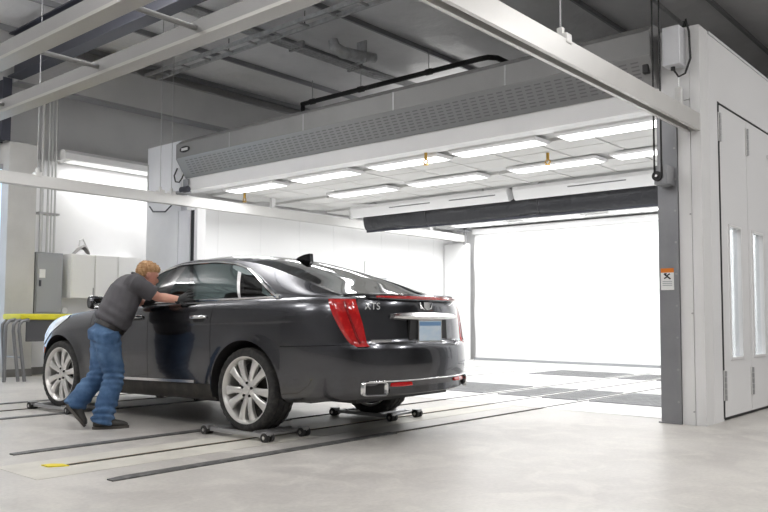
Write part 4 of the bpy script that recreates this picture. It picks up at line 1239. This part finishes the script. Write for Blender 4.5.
# ---- doors: handles, sill chrome, side marker, mirrors, headlights
def flank_strip(y0, y1, z0, z1, h, d, s_, n=24, taper=0.0):
    rings = []
    for k in range(n + 1):
        t = k / n; y = y0 + (y1 - y0) * t; z = z0 + (z1 - z0) * t; x = flank_x(y, z)
        hh = h * (1 - taper * abs(2 * t - 1) ** 4)
        rings.append([(s_ * (x - 0.01), y, z - hh / 2), (s_ * (x + d), y, z - hh / 2), (s_ * (x + d), y, z + hh / 2), (s_ * (x - 0.01), y, z + hh / 2)])
    return MB().loft(rings)
for s_ in (-1, 1):
    obj('sill_chrome', flank_strip(0.66, 2.36, 0.405, 0.375, 0.024, 0.012, s_), 'satin_chrome', car, smooth=True)
    for (dn, yh) in (('rear_door', 0.50), ('front_door', 1.44)):
        pts = []
        for k in range(9):
            t = k / 8; y = yh + 0.21 * t; z = 0.952 - 0.006 * t
            pts.append((s_ * (flank_x(y, z) + 0.006 + 0.030 * math.sin(PI * t) ** 0.5), y, z))
        h = obj('door_handle', MB().tube(pts, [0.010, 0.015, 0.016, 0.016, 0.016, 0.016, 0.016, 0.015, 0.012], 10), 'chrome', both[(dn, s_)], smooth=True)
        obj('handle_cup', flank_strip(yh + 0.03, yh + 0.17, 0.925, 0.92, 0.035, 0.0015, s_, 8, 0.5), 'plastic_black', h)
    # amber side marker ahead of the front wheel
    obj('side_marker', flank_strip(3.30, 3.42, 0.60, 0.61, 0.06, 0.008, s_, 6), 'amber', car)
    # head light: slim patch wrapping the front corner
    def hl(a, t, s_=s_):
        u = 2.02 + 0.66 * a
        y = side(u, 0.9)[1]
        zlo = 0.70 - 0.02 * a; zhi = ZTOP(y) + 0.004 - 0.10 * (1 - a) * (1 - a) * 0
        v0 = 0.95 - 0.29 * min(1, a * 2.4) ** 0.8
        v = v0 + (0.998 - v0) * t
        x, y, z = side(u, v)
        n = Vector((x, (y - YB) * 0.9, 0)).normalized() * 0.007
        return ((x + n.x) * s_, y + n.y, z)
    hlt = obj('headlight', MB().grid(hl, [k / 14 for k in range(15)], [k / 8 for k in range(9)], flip=s_ < 0), 'head_lamp', car, smooth='all')
    # door mirror
    ym = 2.17
    xb = green_side(ym, 1.06)
    mir = obj('door_mirror', MB().body([((s_ * (xb + 0.04), ym + 0.02, 1.07), (0, 0.05, 0), (0, 0, 0.04)), ((s_ * (xb + 0.09), ym + 0.02, 1.085), (0, 0.065, 0), (0, 0, 0.062)), ((s_ * (xb + 0.19), ym, 1.085), (0, 0.058, 0), (0, 0, 0.066)), ((s_ * (xb + 0.235), ym - 0.01, 1.085), (0, 0.035, 0), (0, 0, 0.055))], 16), 'paint', car, smooth=True)
    obj('mirror_glass', MB().prism([(s_ * (xb + 0.07), 1.03), (s_ * (xb + 0.20), 1.03), (s_ * (xb + 0.215), 1.115), (s_ * (xb + 0.09), 1.13)], 'y', ym - 0.066, ym - 0.050), 'chrome', mir)
    obj('mirror_foot', MB().prism([(s_ * (xb - 0.03), 1.03), (s_ * (xb + 0.08), 1.045), (s_ * (xb + 0.08), 1.07), (s_ * (xb - 0.03), 1.07)], 'y', ym - 0.04, ym + 0.08), 'plastic_black', mir)

# bring the finished body to its real width and length
_done = set()
for o in car.children_recursive:
    if o.data.name not in _done:
        _done.add(o.data.name)
        o.data.transform(Matrix.Diagonal((KX, KY, 1, 1)))

# ---- wheels
def make_wheel():
    R, Wd = 0.340, 0.235
    grp = {}
    # tyre: axis along x, outer face toward +x
    prof = [(-0.5, 0.262), (-0.53, 0.285), (-0.535, 0.305), (-0.50, 0.325), (-0.44, 0.335), (-0.30, R), (-0.29, R - 0.008), (-0.25, R - 0.008), (-0.24, R), (-0.06, R), (-0.05, R - 0.008), (0.05, R - 0.008), (0.06, R), (0.24, R), (0.25, R - 0.008), (0.29, R - 0.008), (0.30, R), (0.44, 0.335), (0.50, 0.325), (0.535, 0.305), (0.53, 0.285), (0.5, 0.262)]
    nseg = 96
    mb = MB()
    rings = []
    for k in range(nseg):
        a = 2 * PI * k / nseg
        notch = 0.006 if k % 3 == 0 else 0.0
        ring = []
        for q, (px, pr) in enumerate(prof):
            r = pr - (notch if pr > 0.32 else 0)
            ring.append((px * Wd, r * math.cos(a), r * math.sin(a)))
        rings.append(ring)
    n = len(prof)
    for r in rings: mb.v += r
    for k in range(nseg):
        k2 = (k + 1) % nseg
        for q in range(n - 1):
            mb.f.append((k * n + q, k * n + q + 1, k2 * n + q + 1, k2 * n + q))
    grp['tire'] = mb.mesh('tire', 30)
    def lathe(prof, seg=64):
        m2 = MB(); n2 = len(prof)
        for k in range(seg):
            a = 2 * PI * k / seg
            m2.v += [(x, r * math.cos(a), r * math.sin(a)) for x, r in prof]
        for k in range(seg):
            k2 = (k + 1) % seg
            for q in range(n2 - 1):
                m2.f.append((k * n2 + q, k * n2 + q + 1, k2 * n2 + q + 1, k2 * n2 + q))
        return m2
    rim = lathe([(-0.11, 0.262), (-0.10, 0.245), (0.06, 0.238), (0.095, 0.246), (0.108, 0.256), (0.118, 0.262), (0.120, 0.270), (0.112, 0.274)])
    grp['rim'] = rim.mesh('rim', 40)
    sp = MB()
    ns = 10
    for k in range(ns):
        a0 = 2 * PI * k / ns + 0.06 * (1 if k % 2 else -1)
        rings = []
        for t in range(9):
            q = t / 8; r = 0.055 + (0.252 - 0.055) * q
            wd = 0.040 + 0.022 * q ** 2 - 0.004 * math.sin(PI * q) + (0.014 if t == 8 else 0)
            x0 = 0.088 + 0.012 * math.sin(PI * q) + 0.006 * q
            def pt(off, x): return (x, r * math.cos(a0) - off * math.sin(a0), r * math.sin(a0) + off * math.cos(a0))
            h_ = wd * 0.62
            rings.append([pt(-h_, x0 - 0.035), pt(-h_, x0 - 0.008), pt(-h_ * 0.55, x0), pt(h_ * 0.55, x0), pt(h_, x0 - 0.008), pt(h_, x0 - 0.035)])
        sp.loft(rings)
    grp['spokes'] = sp
    hub = lathe([(0.07, 0.078), (0.088, 0.074), (0.094, 0.060), (0.096, 0.036), (0.104, 0.033), (0.106, 0.0)], 32)
    grp['hub'] = hub.mesh('hub', 40)
    nuts = []
    for k in range(5):
        a = 2 * PI * k / 5 + 0.3
        nuts.append(MB().cyl((0.088, 0.056 * math.cos(a), 0.056 * math.sin(a)), (0.104, 0.056 * math.cos(a), 0.056 * math.sin(a)), 0.011, 8))
    disc = MB().cyl((-0.01, 0, 0), (0.015, 0, 0), 0.165, 40).cyl((-0.09, 0, 0), (-0.03, 0, 0), 0.236, 40)
    return grp, nuts, disc
wg, wn_, wd_ = make_wheel()
spk = wg['spokes'].mesh('spokes', 40)
dm = wd_.mesh('disc', 40)
nm_ = [q.mesh('lug_nut', 40) for q in wn_]
for s_ in (-1, 1):
    for yc in (0, WB):
        M0 = Matrix.Translation(((0.915 * KX - 0.128) * s_, yc * KY, AXZ)) @ (Matrix.Rotation(PI, 4, 'Z') if s_ < 0 else Matrix.Identity(4)) @ Matrix.Rotation(0.25 if yc else 0.0, 4, 'X')
        wh = obj('wheel_tire', None, 'rubber', car, mesh=wg['tire']); wh.matrix_local = M0
        for nm, me, m in [('rim', wg['rim'], 'alloy'), ('spokes', spk, 'alloy'), ('hub', wg['hub'], 'alloy'), ('brake_disc', dm, 'alloy_dark')] + [('lug_nut', q, 'black') for q in nm_]:
            obj(nm, None, m, wh, mesh=me)

# ================================================================== WHEEL DOLLIES
def dolly(cx, cy, label, s_):
    """low frame: two cradle tubes along x, side rails, castors at the corners"""
    t = thing('wheel_dolly', label, 'dolly', (cx, cy, 0), CAR_ROT, 'wheel dollies under the car')
    hw, hl = 0.20, 0.30
    for dy in (-1, 1):
        obj('cradle_tube', MB().cyl((-hw, dy * 0.20, 0.050), (hw, dy * 0.20, 0.050), 0.022, 12), 'tube_steel', t, smooth=True)
        obj('cross_bar', MB().cyl((-hw, dy * hl, 0.048), (hw, dy * hl, 0.048), 0.015, 10), 'tube_steel', t, smooth=True)
    for dx in (-1, 1):
        obj('side_rail', MB().rbox(dx * hw - 0.018, dx * hw + 0.018, -hl, hl, 0.030, 0.060, 0.006), 'tube_steel', t)
        for dy in (-1, 1):
            c = obj('castor_fork', MB().rbox(dx * hw - 0.034, dx * hw + 0.034, dy * (hl + 0.045) - 0.035, dy * (hl + 0.045) + 0.035, 0.046, 0.078, 0.006), 'tube_steel', t)
            for o_ in (-0.026, 0.026):
                obj('castor_wheel', MB().cyl((dx * hw + o_ - 0.016, dy * (hl + 0.05), 0.036), (dx * hw + o_ + 0.016, dy * (hl + 0.05), 0.036), 0.036, 16), 'rubber', c, smooth=True)
                obj('axle_cap', MB().cyl((dx * hw + o_ - 0.019, dy * (hl + 0.05), 0.036), (dx * hw + o_ + 0.019, dy * (hl + 0.05), 0.036), 0.014, 10), 'satin_chrome', c, smooth=True)
Rc = Matrix.Translation(CAR_LOC) @ Matrix.Rotation(CAR_ROT, 4, 'Z')
for (lx, ly, lab) in ((-0.787, 0, 'steel wheel dolly under the near rear wheel'), (0.787, 0, 'steel wheel dolly under the far rear wheel'), (-0.787, WB * KY, 'steel wheel dolly under the front wheel behind the man'), (0.787, WB * KY, 'steel wheel dolly under the hidden far front wheel')):
    p = Rc @ Vector((lx, ly, 0))
    dolly(p.x, p.y, lab, 1)


# ================================================================== THE MAN
# leaning forward with both hands on the car, right leg under him, left heel lifted
man = thing('person', 'red-haired man in grey shirt and blue jeans leaning to push the car', 'person', (3.52, 6.28, 0.0))
ML = Vector((3.52, 6.28, 0.0))
FW = Vector((0.914, -0.405, 0)).normalized()     # facing
RT = Vector((FW.y, -FW.x, 0))                     # his right hand side
UP = Vector((0, 0, 1))
def W(x, y, z): return Vector((x, y, z)) - ML
def secs(pts):
    """pts: (centre, half width, half depth, side vector, depth vector)"""
    return [(c, sv * a, dv * b) for c, a, b, sv, dv in pts]
def limb(pts, rs, seg=14, flat=1.0):
    out = []
    n = len(pts)
    for i in range(n):
        t = (pts[min(i + 1, n - 1)] - pts[max(i - 1, 0)]).normalized()
        a = (RT - t * RT.dot(t)).normalized() if abs(RT.dot(t)) < 0.9 else (UP - t * UP.dot(t)).normalized()
        b = t.cross(a)
        out.append((pts[i], a * rs[i], b * rs[i] * flat))
    return out
def curve(pts, rs, n=4):
    """subdivide a joint chain smoothly"""
    P_, R_ = [], []
    for i in range(len(pts) - 1):
        p0, p1, p2, p3 = pts[max(i - 1, 0)], pts[i], pts[i + 1], pts[min(i + 2, len(pts) - 1)]
        for k in range(n):
            t = k / n
            P_.append(0.5 * ((2 * p1) + (p2 - p0) * t + (2 * p0 - 5 * p1 + 4 * p2 - p3) * t * t + (3 * p1 - p0 - 3 * p2 + p3) * t ** 3))
            R_.append(rs[i] + (rs[i + 1] - rs[i]) * t)
    P_.append(pts[-1]); R_.append(rs[-1])
    return P_, R_

pelv = W(3.585, 6.315, 0.80)
waist = W(3.635, 6.305, 0.905)
ribs = W(3.715, 6.305, 1.045)
chest = W(3.785, 6.305, 1.170)
upch = W(3.835, 6.300, 1.255)
nb = W(3.875, 6.295, 1.295)
headc = W(3.950, 6.255, 1.328)
TD = (upch - pelv).normalized()                   # trunk direction
FD = (FW - TD * FW.dot(TD)).normalized()          # chest-forward direction
shR = upch + RT * 0.185 - TD * 0.02
shL = upch - RT * 0.185 - TD * 0.02
elR = W(3.945, 6.085, 1.128)
wrR = W(4.015, 5.850, 1.100)
elL = W(3.915, 6.46, 1.10)
wrL = W(3.955, 6.28, 1.07)
hipR = pelv + RT * 0.09 - UP * 0.03
hipL = pelv - RT * 0.09 - UP * 0.03
knR = W(3.625, 6.235, 0.435)
anR = W(3.520, 6.215, 0.085)
knL = W(3.600, 6.430, 0.450)
anL = W(3.425, 6.49, 0.205)

# body: one skin from feet to scalp
mb = MB()
mb.body(secs([(pelv - TD * 0.06, 0.13, 0.09, RT, FD), (pelv, 0.16, 0.105, RT, FD), (waist, 0.145, 0.10, RT, FD), (ribs, 0.155, 0.105, RT, FD), (chest, 0.17, 0.11, RT, FD), (upch, 0.15, 0.085, RT, FD), (upch + TD * 0.05, 0.08, 0.06, RT, FD)]))
for hp, kn, an in ((hipR, knR, anR), (hipL, knL, anL)):
    p, r = curve([hp + UP * 0.03, hp.lerp(kn, 0.4), kn, kn.lerp(an, 0.35), an], [0.085, 0.080, 0.055, 0.056, 0.038])
    mb.body(limb(p, r))
for sh, el, wr in ((shR, elR, wrR), (shL, elL, wrL)):
    p, r = curve([sh, sh.lerp(el, 0.5), el, el.lerp(wr, 0.35), wr], [0.055, 0.050, 0.041, 0.042, 0.029])
    mb.body(limb(p, r))
HD = Vector((0.88, -0.36, -0.31)).normalized()    # looking down at his work
HS = (RT - HD * RT.dot(HD)).normalized()
HU = HD.cross(HS) * -1
if HU.z < 0: HU = -HU
p, r = curve([nb - TD * 0.07, nb, headc - HU * 0.06 - HD * 0.02], [0.066, 0.058, 0.056])
mb.body(limb(p, r))
def H(f, s_, u): return headc + HD * f + HS * s_ + HU * u
head_secs = []
for (u, f, hw, hd) in ((-0.118, 0.055, 0.018, 0.022), (-0.108, 0.045, 0.038, 0.046), (-0.085, 0.028, 0.055, 0.068), (-0.05, 0.012, 0.065, 0.084), (-0.01, 0.0, 0.072, 0.094), (0.03, -0.008, 0.075, 0.098), (0.065, -0.010, 0.070, 0.092), (0.092, -0.010, 0.052, 0.068), (0.108, -0.010, 0.024, 0.032)):
    head_secs.append((H(f, 0, u), HS * hw, HD * hd))
mb.body(head_secs, 20)
mb.body([(H(0.085, 0, 0.01), HS * 0.008, HU * 0.008), (H(0.100, 0, -0.018), HS * 0.012, HU * 0.012), (H(0.112, 0, -0.034), HS * 0.014, HU * 0.010), (H(0.086, 0, -0.044), HS * 0.012, HU * 0.006)], 10)   # nose
mb.body([(H(0.074, 0, -0.066), HS * 0.022, HU * 0.006), (H(0.090, 0, -0.068), HS * 0.018, HU * 0.008), (H(0.093, 0, -0.069), HS * 0.010, HU * 0.004)], 10)         # lips
for s_ in (-1, 1):
    mb.body([(H(-0.005, s_ * 0.066, -0.012), HD * 0.010, HU * 0.022), (H(-0.010, s_ * 0.082, -0.008), HD * 0.018, HU * 0.031), (H(-0.014, s_ * 0.086, -0.006), HD * 0.012, HU * 0.022)], 12)   # ear
    mb.body([(H(0.074, s_ * 0.032, 0.020), HS * 0.022, HU * 0.006), (H(0.088, s_ * 0.030, 0.019), HS * 0.016, HU * 0.006)], 8)                                       # brow
body_me = remesh(mb, 0.0075, 3)
obj('body', None, 'skin', man, mesh=body_me)
for s_ in (-1, 1):
    e = H(0.081, s_ * 0.030, 0.0)
    obj('eye', MB().sphere(e, 0.011, 0.011, 0.009, 10, 8), 'black', man, smooth='all')

# hair cap
mb = MB()
hs = []
for (u, f, hw, hd) in ((-0.055, -0.062, 0.050, 0.030), (-0.02, -0.044, 0.076, 0.062), (0.02, -0.030, 0.083, 0.086), (0.055, -0.010, 0.084, 0.103), (0.088, -0.006, 0.072, 0.094), (0.112, -0.008, 0.050, 0.066), (0.124, -0.010, 0.018, 0.026)):
    hs.append((H(f, 0, u), HS * hw, HD * hd))
mb.body(hs, 20)
hm = remesh(mb, 0.006, 1)
for v in hm.vertices:
    p = v.co
    k = 0.0035 * math.sin(p.x * 210 + p.z * 90) * math.cos(p.y * 170) + 0.002 * math.sin(p.z * 330)
    v.co = p + (p - headc).normalized() * k
obj('hair', None, 'hair', man, mesh=hm)

# shirt: trunk and short sleeves, one cloth
mb = MB()
mb.body(secs([(pelv + TD * 0.092, 0.182, 0.142, RT, FD), (waist, 0.190, 0.154, RT, FD), (ribs - FD * 0.005, 0.198, 0.156, RT, FD), (chest - FD * 0.012, 0.203, 0.148, RT, FD), (upch - FD * 0.012, 0.180, 0.110, RT, FD), (upch + TD * 0.045, 0.105, 0.078, RT, FD), (nb + TD * 0.015, 0.070, 0.066, RT, FD)]), 22)
for sh, el in ((shR, elR), (shL, elL)):
    p, r = curve([sh - (sh - upch) * 0.35, sh, sh.lerp(el, 0.45), sh.lerp(el, 0.80)], [0.088, 0.088, 0.076, 0.074])
    mb.body(limb(p, r))
sm = remesh(mb, 0.009, 5)
def folds(me, fn):
    nc = [(v.normal.copy(), v.co.copy()) for v in me.vertices]
    for v, (n, c) in zip(me.vertices, nc):
        v.co = c + n * fn(c)
me_ = sm
def shirt_fold(p):
    a = p.dot(TD); b = p.dot(RT); c = p.dot(FD)
    low = max(0, 1 - abs(a - (waist.dot(TD) + 0.02)) / 0.14)
    return 0.006 * low * math.sin(a * 75 + b * 18 + c * 10) + 0.003 * math.sin(a * 38 + b * 55) + 0.002 * math.sin(c * 90 + a * 20)
folds(sm, shirt_fold)
obj('shirt', None, 'shirt', man, mesh=sm)
# collar
obj('collar', MB().tube([nb + TD * 0.022 + (RT * math.cos(a) * 0.070 + FD * math.sin(a) * 0.066) for a in [2 * PI * k / 20 for k in range(21)]], 0.011, 8), 'shirt', man, smooth=True)

# jeans: hips and both legs, one cloth
mb = MB()
mb.body(secs([(pelv - TD * 0.10, 0.14, 0.11, RT, FD), (pelv - TD * 0.03 - FD * 0.012, 0.172, 0.135, RT, FD), (pelv + TD * 0.03, 0.166, 0.124, RT, FD), (pelv + TD * 0.075, 0.160, 0.116, RT, FD)]), 22)
for hp, kn, an in ((hipR, knR, anR), (hipL, knL, anL)):
    p, r = curve([hp + UP * 0.05, hp.lerp(kn, 0.35), kn, kn.lerp(an, 0.5), an + (an - kn).normalized() * 0.045], [0.108, 0.106, 0.088, 0.088, 0.090], 6)
    mb.body(limb(p, r), 18)
jm = remesh(mb, 0.009, 5)
def jean_fold(p):
    z = p.z
    kz = math.exp(-((z - 0.43) / 0.09) ** 2)
    lz = math.exp(-((z - 0.13) / 0.09) ** 2)
    hz = math.exp(-((z - 0.72) / 0.06) ** 2)
    w_ = p.x * 14 + p.y * 19
    return 0.007 * kz * math.sin(z * 120 + w_) + 0.011 * lz * math.sin(z * 105 + w_ * 1.3) + 0.004 * hz * math.sin(z * 80 - w_ * 2) + 0.0025 * math.sin(z * 37 + w_ * 2.1)
folds(jm, jean_fold)
jeans = obj('jeans', None, 'denim', man, mesh=jm)
bp_ = pelv - RT * -0.075 - FD * 0.148 - UP * 0.03
# belt
bl = pelv + TD * 0.070
rg = []
for k in range(29):
    a = 2 * PI * k / 28
    rg.append(bl + RT * math.cos(a) * 0.172 + FD * math.sin(a) * 0.130)
mb = MB()
for i in range(28):
    a, b = rg[i], rg[i + 1]
    o1 = (a - bl).normalized() * 0.006; o2 = (b - bl).normalized() * 0.006
    h2 = TD * 0.020
    mb.add([a - h2, b - h2, b + h2, a + h2, a - h2 + o1, b - h2 + o2, b + h2 + o2, a + h2 + o1], [(4, 5, 6, 7), (0, 1, 5, 4), (3, 7, 6, 2), (1, 0, 3, 2)])
obj('belt', mb, 'leather', man, smooth=True)

# shoes
def shoe(heel, toe, ankle, upv):
    f = (toe - heel).normalized(); s_ = f.cross(upv).normalized(); u = s_.cross(f)
    L_ = (toe - heel).length
    def q(t, w_, h_): return heel + f * (L_ * t) + u * h_
    mb = MB()
    sec = [(0.0, 0.028, 0.030, 0.055), (0.06, 0.036, 0.042, 0.060), (0.25, 0.040, 0.050, 0.062), (0.45, 0.043, 0.042, 0.052), (0.68, 0.048, 0.032, 0.042), (0.88, 0.042, 0.024, 0.036), (0.98, 0.024, 0.014, 0.028)]
    mb.body([(q(t, w_, c), s_ * w_, u * h_) for t, w_, h_, c in [(a, b, c, d) for a, b, c, d in sec]], 16)
    p, r = curve([q(0.22, 0, 0.06), ankle], [0.045, 0.046])
    mb.body(limb(p, r))
    up_me = remesh(mb, 0.006, 2)
    o = obj('shoe', None, 'shoe', man, mesh=up_me)
    sole = MB()
    ring0, ring1 = [], []
    for k in range(24):
        a = 2 * PI * k / 24
        t = 0.5 + 0.52 * math.cos(a)
        w_ = 0.047 * math.sin(a) * (0.85 + 0.18 * t)
        ring0.append(heel + f * (L_ * t) + s_ * w_ + u * 0.0)
        ring1.append(heel + f * (L_ * t) + s_ * w_ * 1.02 + u * 0.022)
    sole.loft([ring0, ring1])
    obj('sole', sole, 'sole', o, smooth=True)
    lc = MB()
    for t in (0.42, 0.50, 0.58):
        lc.tube([q(t, 0, 0.0) + s_ * w_ + u * (0.098 - (t - 0.42) * 0.16 - abs(w_) * 0.35) for w_ in (-0.025, 0, 0.025)], 0.004, 6)
    obj('laces', lc, 'sole', o)
shoe(W(3.450, 6.245, 0.0), W(3.715, 6.130, 0.0), anR, UP)
shoe(W(3.345, 6.515, 0.185), W(3.455, 6.405, 0.006), anL, Vector((0.72, -0.38, 0.58)).normalized())

# gloved hands, five fingers each, spread on the car
def hand(wr, fdir, pn, thumb_side, name):
    """fdir: along the fingers, pn: out of the back of the hand"""
    fdir = fdir.normalized(); pn = (pn - fdir * pn.dot(fdir)).normalized(); sd = fdir.cross(pn) * thumb_side
    mb = MB()
    palm = wr + fdir * 0.05
    mb.body([(wr - fdir * 0.035, sd * 0.034, pn * 0.030), (wr, sd * 0.032, pn * 0.025), (wr + fdir * 0.03, sd * 0.040, pn * 0.022), (wr + fdir * 0.075, sd * 0.045, pn * 0.018), (wr + fdir * 0.095, sd * 0.042, pn * 0.014)], 14)
    for (off, ln, spread) in ((0.034, 0.070, 0.16), (0.012, 0.080, 0.04), (-0.011, 0.074, -0.06), (-0.033, 0.058, -0.20)):
        d = (fdir + sd * spread).normalized()
        b0 = wr + fdir * 0.082 + sd * off
        p = [b0, b0 + d * ln * 0.42 + pn * 0.006, b0 + d * ln * 0.74 - pn * 0.001, b0 + d * ln - pn * 0.010]
        p, r = curve(p, [0.0115, 0.0105, 0.0095, 0.0075], 3)
        mb.body([(c, a, b) for c, a, b in limb(p, r, 10)], 10)
    tb = wr + fdir * 0.022 + sd * 0.030
    p = [tb, tb + (fdir * 0.55 + sd * 0.75 - pn * 0.1).normalized() * 0.036, tb + (fdir * 0.8 + sd * 0.62 - pn * 0.2).normalized() * 0.066]
    p, r = curve(p, [0.016, 0.013, 0.009], 4)
    mb.body(limb(p, r, 10), 10)
    me = remesh(mb, 0.0042, 1)
    return obj(name, None, 'glove', man, mesh=me)
hand(wrR, Vector((0.20, -0.93, 0.30)), Vector((-0.9, -0.15, 0.25)), 1, 'glove')
hand(wrL, Vector((0.16, -0.90, 0.22)), Vector((-0.9, -0.25, 0.3)), -1, 'glove')
